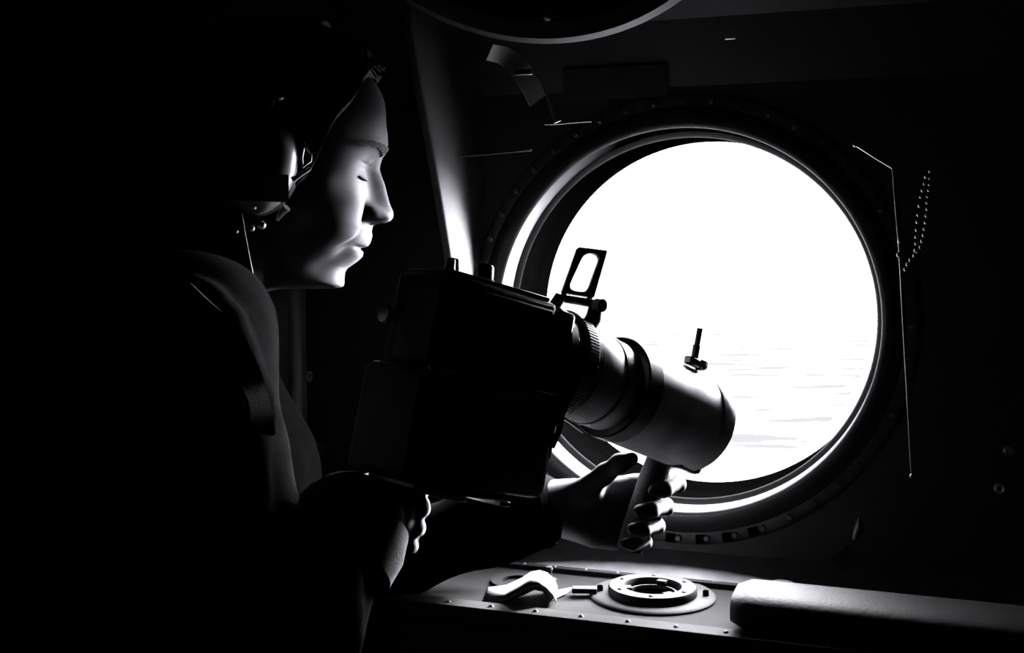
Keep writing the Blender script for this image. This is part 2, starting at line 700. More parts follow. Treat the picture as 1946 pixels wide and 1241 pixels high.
def wall_mesh():
    mb = MB()
    for i in range(len(prof) - 1):
        (v0, d0), (v1, d1) = prof[i], prof[i + 1]
        if (v0, v1) == (-0.30, 0.30):
            for a, b in ((UL, -0.30), (0.30, UR)):
                mb.add([W(a, v0), W(b, v0), W(b, v1), W(a, v1)], [(0, 1, 2, 3)])
            n = 96
            ring, sq = [], []
            for k in range(n):
                t = 2 * math.pi * k / n
                c, s = math.cos(t), math.sin(t)
                ring.append(W(c * (R_TUN + .004), s * (R_TUN + .004)))
                m = 0.30 / max(abs(c), abs(s))
                sq.append(W(c * m, s * m))
            mb.add(ring + sq, [(k, (k + 1) % n, n + (k + 1) % n, n + k) for k in range(n)])
        elif (v0, v1) != (VS, -0.30):
            mb.add([W(UL, v0, d0), W(UR, v0, d0), W(UR, v1, d1), W(UL, v1, d1)], [(0, 1, 2, 3)])
    return mb


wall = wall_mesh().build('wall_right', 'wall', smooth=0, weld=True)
if np.dot(wall.data.polygons[0].normal, N) < 0:
    wall.data.flip_normals()
wall['kind'] = 'structure'
lp = MB()
lp.add([W(-0.5, VS, 0.080), W(UR, VS, 0.080), W(UR, -0.30, 0.0), W(-0.5, -0.30, 0.0)], [(0, 1, 2, 3)])
MB().add([W(UL, VS, 0.080), W(-0.5, VS, 0.080), W(-0.5, -0.30, 0.0), W(UL, -0.30, 0.0)], [(0, 1, 2, 3)]).build('aft_panel_shade', 'dark', wall, smooth=0)  # same sloping panel, its shade put into a darker paint
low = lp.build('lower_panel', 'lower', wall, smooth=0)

mb = MB()
mb.box(W(0, 0), U, Z, N, (UL, UR), (VF - 0.05, VF), (-0.1, DB + .04))
tag(mb.build('floor', 'floor', smooth=0), kind='structure')
mb = MB()
mb.box(W(0, 0), U, Z, N, (UL, UR), (0.655, 0.70), (-0.1, DB + .04))
tag(mb.build('ceiling', 'dark', smooth=0), kind='structure')
mb = MB()
mb.box(W(0, 0), U, Z, N, (UL - 0.04, UL), (VF - .05, 0.70), (-0.1, DB + .04))
tag(mb.build('wall_back', 'dark', smooth=0), kind='structure')
mb = MB()
mb.box(W(0, 0), U, Z, N, (UR, UR + 0.04), (VF - .05, 0.70), (-0.1, DB + .04))
tag(mb.build('wall_front', 'dark', smooth=0), kind='structure')
mb = MB()
mb.box(W(0, 0), U, Z, N, (UL - .04, UR + .04), (VF - .05, 0.70), (DB, DB + 0.04))
tag(mb.build('wall_left', 'dark', smooth=0), kind='structure')

# ------------------------------------------------------------------ round window
win = empty('window_1', W(0, 0, 0))
tag(win, kind='structure')
wi = inv(win)
LIP, GL = 0.012, -0.188
RB = 0.249            # radius at the pane
MB().lathe(W(0, 0), N, [(R_TUN + .002, -0.044), (R_TUN, -0.038), (R_TUN, -0.012), (R_TUN, LIP - .004)], 128).build('reveal_ring', 'rim', win, 60, local=wi)
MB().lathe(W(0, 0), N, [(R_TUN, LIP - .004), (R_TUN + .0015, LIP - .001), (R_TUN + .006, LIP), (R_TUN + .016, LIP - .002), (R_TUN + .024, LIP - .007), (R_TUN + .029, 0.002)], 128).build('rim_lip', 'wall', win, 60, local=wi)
MB().lathe(W(0, 0), N, [(R_TUN + .003, -0.044), (R_TUN - .005, -0.045), (R_TUN - .007, -0.048), (R_TUN - .004, -0.051)], 128).build('bead_ring', 'wall', win, 60, local=wi)
MB().lathe(W(0, 0), N, [(R_TUN + .006, -0.045), (R_TUN - .003, -0.052), (RB, GL - .02), (RB + .02, GL - .02), (RB + .02, -0.045)], 128, closed=True).build('gasket', 'gasket', win, 40, local=wi)
MB().lathe(W(0, 0), N, [(R_TUN + .004, LIP - .006), (R_TUN + .004, -0.046)], 128).build('sleeve', 'gasket', win, 40, local=wi)
dome = [(max(1e-4, (RB + .002) * math.sin(t)), GL - 0.018 - 0.10 * math.cos(t)) for t in np.linspace(0.0, math.pi / 2, 14)]
g = MB().lathe(W(0, 0), N, dome, 96).build('bubble_pane', 'glass', win, 180, local=wi)
# bolted flange plate on the wall
MB().lathe(W(0, 0), N, [(R_TUN + .028, 0.0), (R_TUN + .028, 0.004), (0.288, 0.004), (0.290, 0.003), (0.290, 0.0)], 128).build('flange', 'flange', win, 40, local=wi)
bolt = MB().lathe((0, 0, 0), N, [(0.0001, 0.004), (0.003, 0.004), (0.0045, 0.0025), (0.005, 0.0)], 10).build('bolt', 'rivet', win, 40)
bme = bolt.data
for k in range(48):
    t = 2 * math.pi * k / 48
    p = wi @ Vector(W(0.2825 * math.cos(t), 0.2825 * math.sin(t), 0.004))
    if k == 0:
        bolt.location = p
    else:
        share('bolt', bme, p, win)
# retaining clips along the lower edge of the flange
for k, a in enumerate((-98, -92, -84, -77, -70)):
    t = math.radians(a)
    er = math.cos(t) * U + math.sin(t) * Z
    et = -math.sin(t) * U + math.cos(t) * Z
    MB().box(W(0, 0), er, et, N, (0.277, 0.289), (-0.0065, 0.0065), (0.004, 0.0075)).build('clip', 'gasket', win, 40, bevel=0.001, local=wi)

# ------------------------------------------------------------------ upper wall fittings
def wall_d(v):
    return float(np.interp(v, [p[0] for p in prof], [p[1] for p in prof]))


# ring frame left of the window (fuselage frame, standing proud of the wall)
UF = -0.275
edge_px = [(785, 60), (796, 120), (806, 180), (823, 271), (833, 330), (845, 400), (858, 480), (868, 540), (884, 640), (898, 720), (910, 800)]
ev = [on_u(x, y, UF) for x, y in edge_px]
vv = np.linspace(-0.30, 0.52, 34)
es = sorted(ev)
ed = spline([e[0] for e in es], [e[1] for e in es], vv)
top = ed[-1]
for i, v in enumerate(vv):
    ed[i] = max(ed[i], wall_d(v) + 0.03)
mb = MB()
pts = []
for v, d in zip(vv, ed):
    pts += [W(UF, v, wall_d(v) - .004), W(UF, v, d), W(UF - 0.003, v, d + 0.003), W(UF - 0.010, v, d + 0.003), W(UF - 0.010, v, wall_d(v) - .004)]
fs = []
for i in range(len(vv) - 1):
    for j in range(4):
        fs.append((i * 5 + j, i * 5 + j + 1, (i + 1) * 5 + j + 1, (i + 1) * 5 + j))
mb.add(pts, fs)
tag(mb.build('trim_1', 'frame', smooth=60), kind='structure')

# round hatch overhead (only its lower edge is seen)
hv, hd = 0.60, 0.20
vdir = np.array(W(0, 0.545, 0.17)) - np.array(W(0, 0.38, 0.025))
vdir = vdir / np.linalg.norm(vdir)
hn = np.cross(U, vdir)
hn = hn / np.linalg.norm(hn)
if hn @ N < 0:
    hn = -hn
RH = 0.255 * K
rr = ray(1073, 76)
hb = EYE + rr * 1.31 * K
hc = hb + vdir * RH
hatch = empty('overhead_hatch', hc)
hi_ = inv(hatch)
MB().lathe(hc, hn, [(.225, -0.01), (.227, 0.008), (.243, 0.016), (.252, 0.012), (.255, 0.0), (.255, -0.06)], 96).build('hatch_ring', 'rim_edge', hatch, 50, local=hi_)
MB().lathe(hc, hn, [(0.0001, -0.030), (.102, -0.030), (.204, -0.018), (.227, 0.0)], 96).build('hatch_cover', 'dark', hatch, 50, local=hi_)
MB().lathe(hc + U * 0.03 + vdir * 0.005, hn, [(0.0001, 0.0), (0.15, 0.0), (0.20, -0.008), (0.205, -0.014)], 64).build('inner_dish', 'flange', hatch, 50, local=hi_)
kp = EYE + ray(1043, 29) * 1.30 * K
MB().sphere(kp, 0.009, 14, 10).build('knob', 'metal', hatch, 180, local=hi_)
tag(hatch, 'round overhead hatch with a pale metal rim above the window', 'hatch')

# flat plate added for the soft lit band between window and hatch
u0, v0 = on_d(1062, 196, 0.03)
u1, v1 = on_d(1255, 128, 0.05)
mb = MB()
mb.add([W(u0, v0 + .006, wall_d(v0) + .004), W(u1, v0 + .006, wall_d(v0) + .004), W(u1, v0 + .045, wall_d(v0 + .045) + .006), W(u0, v0 + .045, wall_d(v0 + .045) + .006)], [(0, 1, 2, 3)])
o = mb.build('lit_band_plate', 'dark', smooth=0)
s_ = o.modifiers.new('t', 'SOLIDIFY')
s_.thickness = 0.004
tag(o, 'dim flat plate added for a lit band on the wall between the window and overhead hatch', 'plate')


def px_path(pts, depth):
    if isinstance(depth, (int, float)):
        depth = [depth] * len(pts)
    return [P(x, y, d * K) for (x, y), d in zip(pts, depth)]


# webbing strap from the overhead; metal finish and tilt added to catch window light
pp = px_path([(930, 96), (955, 102), (978, 118), (997, 145), (1010, 168), (1020, 190)], [1.22, 1.225, 1.23, 1.24, 1.25, 1.26])
o = MB().strap(pp, [U * 0.75 - Z * 0.75 + N * 0.10] * len(pp), 0.022, 0.003).build('sheen_strap', 'metal', smooth=40)
tag(o, 'short bent strap with an added metal sheen, curling down left of the overhead hatch', 'strap')
buckle = MB().box(P(993, 138, 1.232 * K), U, Z, N, (-0.011, 0.011), (-0.003, 0.003), (-0.001, 0.003)).build('buckle', 'metal', None, 40, bevel=0.001)
buckle.parent = o
pp = px_path([(1022, 140), (1030, 162), (1040, 182), (1048, 200), (1060, 232)], 1.28)
o = MB().tube(pp, [0.0012, 0.0015, 0.002, 0.003, 0.0045], 8).build('pull_cord', 'wire', smooth=60)
tag(o, 'thin pull cord ending at the small ledge above the window', 'cord')
pp = px_path([(1035, 236), (1062, 235), (1092, 232), (1124, 230)], 1.29)
o = MB().tube(pp, 0.0013, 6).build('ledge_rod', 'flange', smooth=60)
tag(o, 'thin horizontal rod above the top left of the window', 'rod')
pp = px_path([(868, 297), (920, 294), (970, 289), (1010, 284)], [1.44, 1.435, 1.43, 1.425])
o = MB().tube(pp, [0.001, 0.001, 0.001, 0.002], 6).build('latch_pin', 'flange', smooth=60)
tag(o, 'thin latch pin on the wall left of the window rim', 'pin')
o = MB().box(P(1388, 70, 1.30 * K), U, Z, N, (-0.006, 0.006), (-0.003, 0.003), (0, 0.003)).build('small_clip', 'metal', smooth=40, bevel=0.0008)
tag(o, 'tiny bright metal clip high on the wall above the window', 'clip')

# ------------------------------------------------------------------ right-hand wall: wire and bead chain
pp = [W(*on_d(x, y, 0.122), 0.122) for x, y in ((1625, 275), (1662, 299), (1697, 320))]
q = [W(*on_d(x, y, 0.122), 0.122) for x, y in ((1697, 320), (1703, 400), (1709, 470), (1716, 600), (1724, 740), (1733, 905))]
wr = MB().tube(pp, 0.0012, 6).tube(q, 0.0014, 6).build('steel_wire', 'wire', smooth=60)
tag(wr, 'thin steel wire bent at the top, hanging down right of the window', 'wire')
for (x, y) in ((1625, 275), (1710, 458), (1708, 484), (1733, 905)):
    p = W(*on_d(x, y, 0.124), 0.124)
    o = MB().sphere(p, 0.0028, 8, 6).build('wire_bead', 'wire', wr, 180)
chain_px = [(1768, 325), (1768, 338), (1767, 350), (1766, 361), (1764, 373), (1763, 385), (1763, 397), (1761, 410), (1760, 423), (1758, 435), (1756, 447), (1753, 458), (1750, 470), (1744, 478), (1738, 486), (1731, 494), (1725, 502), (1721, 512)]
chain2 = [(1760, 336), (1758, 349), (1754, 362), (1751, 374), (1748, 391), (1746, 408), (1744, 422), (1743, 437), (1742, 450), (1742, 463), (1740, 476)]
cr = empty('bead_chain', W(*on_d(1768, 322, 0.112), 0.112))
ci = inv(cr)
bd = None
for c_ in (chain_px, chain2):
    for (x, y) in c_:
        p = W(*on_d(x, y, 0.112), 0.112)
        if bd is None:
            bd = MB().sphere((0, 0, 0), 0.0024, 8, 6).build('bead', 'wire', cr, 180)
            bd.location = ci @ Vector(p)
        else:
            share('bead', bd.data, ci @ Vector(p), cr)
tag(cr, 'looped bead chain hanging on the wall right of the wire', 'chain')
for (x, y, lab) in ((1917, 857, 'upper of two round metal studs at the right edge of the wall'), (1900, 928, 'lower ring-shaped stud at the right edge of the wall')):
    p = W(*on_d(x, y, 0.0), 0.0)
    o = MB().lathe(p, N, [(0.0001 if y < 900 else 0.0025, 0.004), (0.0045, 0.005), (0.0065, 0.003), (0.007, 0.0)], 16).build('wall_stud', 'metal', smooth=50)
    tag(o, lab, 'stud')
for k, (x, y) in enumerate(((1853, 845), (1866, 968), (1883, 966), (1699, 864), (1918, 937))):
    p = W(*on_d(x, y, 0.0), 0.0)
    o = MB().lathe(p, N, [(0.0001, 0.003), (0.002, 0.0025), (0.0026, 0.0)], 10).build('rivet', 'rivet', wall, 60)
# limp cloth tag on the lower right wall
pp = px_path([(1632, 988), (1634, 1000), (1626, 1016)], 1.36)
tg = empty('hanging_tag', P(1630, 1030, 1.36 * K))
ti = inv(tg)
MB().tube(px_path([(1633, 985), (1634, 1000), (1630, 1012), (1624, 1026)], 1.36), [0.002, 0.006, 0.006, 0.003], 8).build('tag_cord', 'flange', tg, 60, local=ti)
MB().add([P(1612, 1034, 1.362 * K), P(1632, 1058, 1.36 * K), P(1604, 1090, 1.358 * K), P(1580, 1062, 1.361 * K), P(1612, 1034, 1.366 * K), P(1632, 1058, 1.364 * K), P(1604, 1090, 1.362 * K), P(1580, 1062, 1.365 * K)],
         [(0, 1, 2, 3), (7, 6, 5, 4), (0, 4, 5, 1), (1, 5, 6, 2), (2, 6, 7, 3), (3, 7, 4, 0)]).build('tag_card', 'flange', tg, 0, local=ti)
tag(tg, 'limp dark tag hanging from a knotted cord lower right of the window', 'tag')

# ------------------------------------------------------------------ shelf under the window
sh = empty('window_shelf', W(0, VS, 0.08))
si = inv(sh)
fu0, fd0 = on_v(840, 1155, VS)
fu1, fd1 = on_v(1365, 1212, VS)
SD = 0.5 * (fd0 + fd1)
MB().box(W(0, 0), U, Z, N, (-0.40, 0.80), (VS - 0.012, VS), (0.085, SD - 0.028)).build('shelf_top', 'shelf', sh, 40, bevel=0.001, local=si)
MB().box(W(0, 0), U, Z, N, (-0.40, 0.80), (VS - 0.014, VS + 0.003), (SD - 0.028, SD)).build('edge_strip', 'strip', sh, 40, bevel=0.0015, local=si)
MB().box(W(0, 0), U, Z, N, (-0.40, 0.80), (VS - 0.30, VS - 0.014), (SD - 0.03, SD - 0.012)).build('apron', 'dark', sh, 40, local=si)
MB().box(W(0, 0), U, Z, N, (-0.40, 0.80), (VS, VS + 0.006), (0.078, 0.090)).build('joint_strip', 'shelf', sh, 40, bevel=0.001, local=si)
rv = MB().lathe((0, 0, 0), (0, 0, 1), [(0.0001, 0.0018), (0.002, 0.0015), (0.0032, 0.0)], 10).build('rivet', 'rivet', sh, 60)
first = True
spots = [(u, SD - 0.013, VS + 0.003) for u in np.arange(-0.38, 0.8, 0.0535)] + [(u, 0.084, VS + .006) for u in np.arange(-0.39, 0.8, 0.041)]
for (u, d, v) in spots:
    p = si @ Vector(W(u, v, d))
    if first:
        rv.location = p
        first = False
    else:
        share('rivet', rv.data, p, sh)
tag(sh, 'grey metal ledge with riveted edge strip running under the window', 'shelf')
# pairs of screws on the sloping lower panel
for (x, y) in ((1055, 1082), (1070, 1083), (1288, 1102), (1298, 1103), (1170, 1098)):
    r = ray(x, y)
    n_ = np.cross(U, np.array(W(0, -0.30, 0.0)) - np.array(W(0, VS, 0.08)))
    n_ = n_ / np.linalg.norm(n_)
    if n_ @ N < 0:
        n_ = -n_
    t = ((np.array(W(0, VS, 0.08)) - EYE) @ n_) / (r @ n_)
    MB().lathe(EYE + r * t, n_, [(0.0001, 0.003), (0.003, 0.0025), (0.004, 0.0)], 10).build('screw', 'gasket', wall, 60)

# round mount fitting let into the shelf
fu, fd = on_v(1240, 1133, VS)
FC = np.array(W(fu, VS, fd))
ft = empty('round_mount', FC)
fi = inv(ft)
MB().lathe(FC, Z, [(0.045, 0.0), (0.045, 0.004), (0.072, 0.004), (0.0745, 0.002), (0.0745, 0.0)], 72, closed=True).build('base_plate', 'fitting', ft, 40, local=fi)
MB().lathe(FC, Z, [(0.033, 0.0005), (0.033, 0.010), (0.0345, 0.013), (0.051, 0.013), (0.0525, 0.011), (0.0525, 0.004)], 72).build('collar', 'fitting', ft, 40, local=fi)
MB().lathe(FC, Z, [(0.0001, 0.001), (0.030, 0.001), (0.033, 0.003)], 48).build('socket_floor', 'gasket', ft, 40, local=fi)
MB().lathe(FC, Z, [(0.0265, 0.0012), (0.0265, 0.006), (0.029, 0.006), (0.029, 0.0012)], 48).build('socket_ring', 'flange', ft, 40, local=fi)
for a in (40, 160, 280):
    t = math.radians(a)
    e1 = math.cos(t) * U + math.sin(t) * N
    e2 = -math.sin(t) * U + math.cos(t) * N
    MB().box(FC, e1, e2, Z, (0.025, 0.034), (-0.006, 0.006), (0.0085, 0.012)).build('lug', 'fitting', ft, 40, bevel=0.0006, local=fi)
for a in (20, 80, 140, 200, 260, 320):
    t = math.radians(a)
    MB().lathe(FC + (math.cos(t) * U + math.sin(t) * N) * 0.043 * K, Z, [(0.0001, 0.0145), (0.0022, 0.0142), (0.0028, 0.013)], 10).build('screw', 'rivet', ft, 60, local=fi)
for a in (-10, 170):
    t = math.radians(a)
    MB().lathe(FC + (math.cos(t) * U + math.sin(t) * N) * 0.0625 * K, Z, [(0.0001, 0.010), (0.003, 0.010), (0.0036, 0.009), (0.0036, 0.004)], 12).build('stop_pin', 'gasket', ft, 50, local=fi)
e1 = -U * 0.95 + N * 0.3
e1 = e1 / np.linalg.norm(e1)
MB().box(FC, e1, np.cross(Z, e1), Z, (0.066, 0.096), (-0.007, 0.007), (0.004, 0.010)).build('latch', 'fitting', ft, 40, bevel=0.001, local=fi)
tag(ft, 'round grey metal mount ring with a hollow centre on the shelf', 'mount')

# second, darker socket plate at the left, mostly in shadow
du, dd = on_v(985, 1108, VS)
DC = np.array(W(du, VS, dd))
o = MB().lathe(DC, Z, [(0.020, 0.0), (0.020, 0.004), (0.034, 0.004), (0.036, 0.0)], 40, closed=True).build('socket_ring', 'shelf', smooth=40)
tag(o, 'low dark socket ring on the shelf behind the folded paper', 'ring')
# short stub with a cap behind the paper
su, sdd = on_v(1043, 1106, VS)
SC = np.array(W(su, VS, sdd))
st = empty('stub_post', SC)
sti = inv(st)
MB().lathe(SC, Z, [(0.010, 0.0), (0.010, 0.004), (0.004, 0.006), (0.004, 0.016)], 16).build('post', 'fitting', st, 40, local=sti)
MB().lathe(SC, Z, [(0.0001, 0.020), (0.004, 0.0195), (0.0055, 0.016), (0.003, 0.014)], 16).build('cap', 'fitting', st, 40, local=sti)
tag(st, 'small metal post with a rounded cap just right of the paper', 'post')

# folded paper / booklet
pb = empty('folded_paper', P(1005, 1140, 1.30 * K))
pbi = inv(pb)
bu, bdp = on_v(1005, 1150, VS)
BC = np.array(W(bu, VS, bdp))
ex = np.array(W(*[on_v(1052, 1130, VS)[0], VS, on_v(1052, 1130, VS)[1]])) - BC
ex = ex / np.linalg.norm(ex)
ey = np.cross(Z, ex)
secs = []
wd = 0.075
mb = MB()
prof_p = [(-0.052, 0.001), (-0.03, 0.004), (-0.012, 0.013), (0.0, 0.021), (0.010, 0.023), (0.020, 0.020), (0.028, 0.012), (0.032, 0.003)]
vs_, fs = [], []
e_len = np.array(W(0, 0, 0)) * 0
a_dir = ex * 0.85 + ey * 0.55
a_dir /= np.linalg.norm(a_dir)
b_dir = np.cross(Z, a_dir)
for (x, z) in prof_p:
    for s in (0, 1):
        vs_.append(BC + K * (b_dir * (-x) + a_dir * (s * 0.062) + Z * (z + 0.001)))
for i in range(len(prof_p) - 1):
    fs.append((2 * i, 2 * i + 1, 2 * i + 3, 2 * i + 2))
o = mb.add(vs_, fs).build('cover_sheet', 'paper', pb, 60, local=pbi)
s_ = o.modifiers.new('t', 'SOLIDIFY')
s_.thickness = 0.0008
mb = MB()
vs_, fs = [], []
for (x, z) in [(-0.04, 0.0005), (-0.02, 0.003), (-0.005, 0.010), (0.006, 0.016), (0.016, 0.014), (0.026, 0.002)]:
    for s in (0.0, 1):
        vs_.append(BC + K * (b_dir * (-x) + a_dir * (0.006 + s * 0.052) + Z * (z + 0.001)))
fs = [(2 * i, 2 * i + 1, 2 * i + 3, 2 * i + 2) for i in range(5)]
o = mb.add(vs_, fs).build('inner_sheet', 'paper', pb, 60, local=pbi)
s_ = o.modifiers.new('t', 'SOLIDIFY')
s_.thickness = 0.0006
# loose flap lying towards the mount
q0 = [np.array(W(on_v(x, y, VS)[0], VS + .0015, on_v(x, y, VS)[1])) for x, y in ((1040, 1128), (1092, 1118), (1075, 1132), (1040, 1146))]
o = MB().add(q0, [(0, 1, 2, 3)]).build('flap', 'paper', pb, 0, local=pbi)
s_ = o.modifiers.new('t', 'SOLIDIFY')
s_.thickness = 0.0006
tag(pb, 'bright white folded paper lying on the shelf below the hands', 'paper')

# padded armrest
au0, ad0 = on_v(1385, 1208, VS)
cu = empty('padded_armrest', W(au0, VS, ad0))
cui = inv(cu)
A0 = np.array(P(1372, 1180, 1.235 * K))
hgt = 0.032
prof_c = []
for t in np.linspace(0, 1, 13):
    prof_c.append(t)
mb = MB()
ring_n = 28
sec = []
wd, ht = 0.050, 0.020
for i, s in enumerate(np.linspace(0, 0.36, 26)):
    e = 1.0
    if s < 0.02:
        e = math.sqrt(max(0.0, 1 - (1 - s / 0.02) ** 2)) * 0.25 + 0.75
    sag = -0.0 * s
    c = np.array(W(au0 + s, VS + 0.004 + ht, SD - 0.055 + s * 0.02))
    for k in range(ring_n):
        t = 2 * math.pi * k / ring_n
        x = math.copysign(abs(math.cos(t)) ** 0.55, math.cos(t)) * wd * e
        z = math.copysign(abs(math.sin(t)) ** 0.7, math.sin(t)) * ht * e
        sec.append(c + K * (N * x + Z * (z + sag)))
fs = []
for i in range(25):
    for k in range(ring_n):
        k2 = (k + 1) % ring_n
        fs.append((i * ring_n + k, i * ring_n + k2, (i + 1) * ring_n + k2, (i + 1) * ring_n + k))
fs.append(tuple(range(ring_n)))
fs.append(tuple(25 * ring_n + k for k in range(ring_n)))
mb.add(sec, fs).build('pad', 'leather', cu, 60, local=cui)
tag(cu, 'black padded leather armrest on the right end of the shelf', 'armrest')

# little knob by the wall
ku, kd = on_v(1487, 1134, VS)
KC = np.array(W(ku, VS, kd))
kn = empty('clamp_knob', KC)
kni = inv(kn)
MB().lathe(KC, Z, [(0.006, 0.0), (0.006, 0.006), (0.013, 0.007), (0.0145, 0.010), (0.0145, 0.015), (0.013, 0.017), (0.0001, 0.017)], 24).build('knob_head', 'flange', kn, 40, local=kni)
MB().lathe(KC, Z, [(0.012, 0.0), (0.012, 0.002), (0.0001, 0.002)], 24).build('washer', 'gasket', kn, 40, local=kni)
tag(kn, 'small dark round clamp knob on the shelf against the wall', 'knob')

# ------------------------------------------------------------------ equipment rack behind the man
RU, RD = -0.50, 0.180
rk = empty('equipment_rack', W(RU - 0.15, VS, 0.15))
rki = inv(rk)
MB().box(W(0, 0), U, Z, N, (RU - 0.34, RU), (-0.285, 0.10), (0.163, RD)).build('front_post', 'rack', rk, 40, bevel=0.002, local=rki)
MB().box(W(0, 0), U, Z, N, (RU - 0.33, RU - 0.006), (-0.285, 0.095), (0.120, 0.161)).build('side_panel', 'rack', rk, 40, bevel=0.002, local=rki)
MB().box(W(0, 0), U, Z, N, (RU - 0.33, RU + 0.002), (-0.285, 0.095), (0.078, 0.115)).build('conduit_cover', 'wall', rk, 40, bevel=0.012, local=rki)
MB().box(W(0, 0), U, Z, N, (RU - 0.33, RU - 0.02), (-0.285, 0.095), (0.06, 0.078)).build('rear_panel', 'dark', rk, 40, local=rki)
# latch, ledge and pale fittings on its side
v_, d_ = on_u(588, 715, RU + .004)
MB().lathe(W(RU + .002, v_, d_), U, [(0.004, 0.0), (0.004, 0.003), (0.0075, 0.003), (0.0075, 0.0)], 20, closed=True).build('latch_ring', 'metal', rk, 40, local=rki)
v0_, d0_ = on_u(583, 810, RU)
v1_, d1_ = on_u(636, 806, RU)
MB().box(W(0, 0), U, Z, N, (RU, RU + .02), (v0_ - .003, v0_), (d1_, d0_)).build('ledge', 'strip', rk, 40, bevel=0.0008, local=rki)
v_, d_ = on_u(600, 853, RU + .02)
MB().box(W(0, 0), U, Z, N, (RU, RU + .03), (v_ - .010, v_ + .006), (d_ - .012, d_ + .010)).build('bracket', 'paper', rk, 40, bevel=0.004, local=rki)
v_, d_ = on_u(597, 906, RU + .02)
MB().box(W(0, 0), U, Z, N, (RU, RU + .025), (v_ - .003, v_ + .003), (d_ - .012, d_ + .008)).build('tab', 'paper', rk, 40, bevel=0.001, local=rki)
tag(rk, 'grey equipment rack with a latch and ledge behind the crewman', 'rack')

# ------------------------------------------------------------------ hand-held aerial camera
MB.S = 1.0
G = 0.92                # held camera and near hand scaled about the scene camera by this factor
MO = P(1012, 672, 1.10 * G)
FO = P(1312, 800, 1.157)
ca = FO - MO
LEN = np.linalg.norm(ca)
ca = ca / LEN
LEN = LEN / G
cb = Z - ca * (Z @ ca)
cb /= np.linalg.norm(cb)
cc = np.cross(ca, cb)
mat = Matrix(((ca[0] * G, cb[0] * G, cc[0] * G, MO[0]), (ca[1] * G, cb[1] * G, cc[1] * G, MO[1]), (ca[2] * G, cb[2] * G, cc[2] * G, MO[2]), (0, 0, 0, 1)))
ac = empty('aerial_camera', None, mat)
aci = mat.inverted()
X3, Y3, Z3 = np.eye(3)
BT = math.radians(7)
bx_ = np.array((math.cos(BT), math.sin(BT), 0))
by_ = np.array((-math.sin(BT), math.cos(BT), 0))
O3 = np.zeros(3)


def bbox(name, m, x, y, z, bevel=0.003, parent=None):
    o = MB().box(O3, bx_, by_, Z3, x, y, z).build(name, m, parent or ac, 40, bevel=bevel)
    return o


def bpt(x, y, z):
    return bx_ * x + by_ * y + Z3 * z


bbox('upper_body', 'blk', (-0.148, -0.012), (-0.036, 0.048), (-0.036, 0.037), 0.005)
bbox('lower_body', 'blk', (-0.160, 0.004), (-0.135, -0.036), (-0.047, 0.048), 0.008)
bbox('back_panel', 'panel_grey', (-0.151, -0.148), (-0.030, 0.034), (-0.018, 0.033), 0.001)
bbox('side_cover', 'blk', (-0.110, -0.020), (-0.030, 0.040), (0.037, 0.042), 0.002)
bbox('front_plate', 'blkgloss', (-0.012, 0.006), (-0.100, 0.042), (-0.046, 0.046), 0.004)
bbox('cover_rib', 'blkgloss', (-0.075, -0.071), (-0.03, 0.03), (0.042, 0.045), 0.001)
bbox('cover_rib', 'blkgloss', (-0.055, -0.051), (-0.03, 0.03), (0.042, 0.045), 0.001)
# film magazine rim, top deck
bbox('top_deck', 'blkgloss', (-0.140, -0.020), (0.048, 0.052), (-0.032, 0.033), 0.001)
# thin bright metal strips along parts of the lower body
bbox('trim_strip', 'metal', (-0.060, -0.004), (-0.0375, -0.0345), (0.0465, 0.0495), 0.0006)
bbox('trim_strip', 'metal', (-0.158, -0.130), (-0.0385, -0.0355), (0.0465, 0.0495), 0.0006)
# knobs on top
for (x, z, r, h, nm, m) in ((-0.083, 0.006, 0.0085, 0.017, 'winding_knob', 'blkgloss'), (-0.116, 0.0, 0.0065, 0.015, 'shutter_knob', 'metal'), (-0.126, 0.010, 0.004, 0.012, 'release_button', 'blkgloss')):
    p = bpt(x, 0.052, z)
    o = MB().lathe(p, by_, [(r * 1.35, 0.0), (r * 1.35, 0.003), (r * 1.15, 0.004), (r, h - .002), (r * .85, h), (0.0001, h)], 24).build(nm, m, ac, 40)
    if nm == 'winding_knob':
        MB().lathe(p, by_, [(r * 1.42, 0.0005), (r * 1.5, 0.0015), (r * 1.42, 0.0025)], 24).build('knob_ring', 'metal', o, 40)
# eyepiece knob at the back
p = bpt(-0.148, 0.006, -0.028)
MB().lathe(p, -bx_, [(0.005, 0.0), (0.005, 0.008), (0.008, 0.009), (0.008, 0.014), (0.0001, 0.0155)], 20).build('back_knob', 'metal', ac, 40)
# lever and cable on the front plate, near side
lever = [bpt(0.006, 0.030, 0.038), bpt(0.012, 0.018, 0.044), bpt(0.016, 0.0, 0.048), bpt(0.019, -0.016, 0.048), bpt(0.014, -0.034, 0.046), bpt(0.008, -0.052, 0.046), bpt(0.006, -0.070, 0.048), bpt(0.003, -0.086, 0.046)]
MB().tube(lever, [0.003, 0.004, 0.0045, 0.005, 0.004, 0.0035, 0.003, 0.0025], 8).build('cable', 'knurl', ac, 60)
for (y, z) in ((0.030, 0.038), (-0.02, 0.040), (-0.075, 0.038)):
    MB().lathe(bpt(0.006, y, z), bx_, [(0.0001, 0.004), (0.004, 0.0035), (0.005, 0.0)], 12).build('screw', 'metal', ac, 60)
# underside bits: bracket and foot
bbox('bottom_plate', 'blkgloss', (-0.140, -0.03), (-0.142, -0.135), (-0.036, 0.036), 0.002)
bbox('foot', 'metal', (-0.098, -0.075), (-0.147, -0.142), (-0.02, 0.03), 0.001)
bbox('foot', 'metal', (-0.035, -0.022), (-0.147, -0.142), (-0.02, 0.03), 0.001)
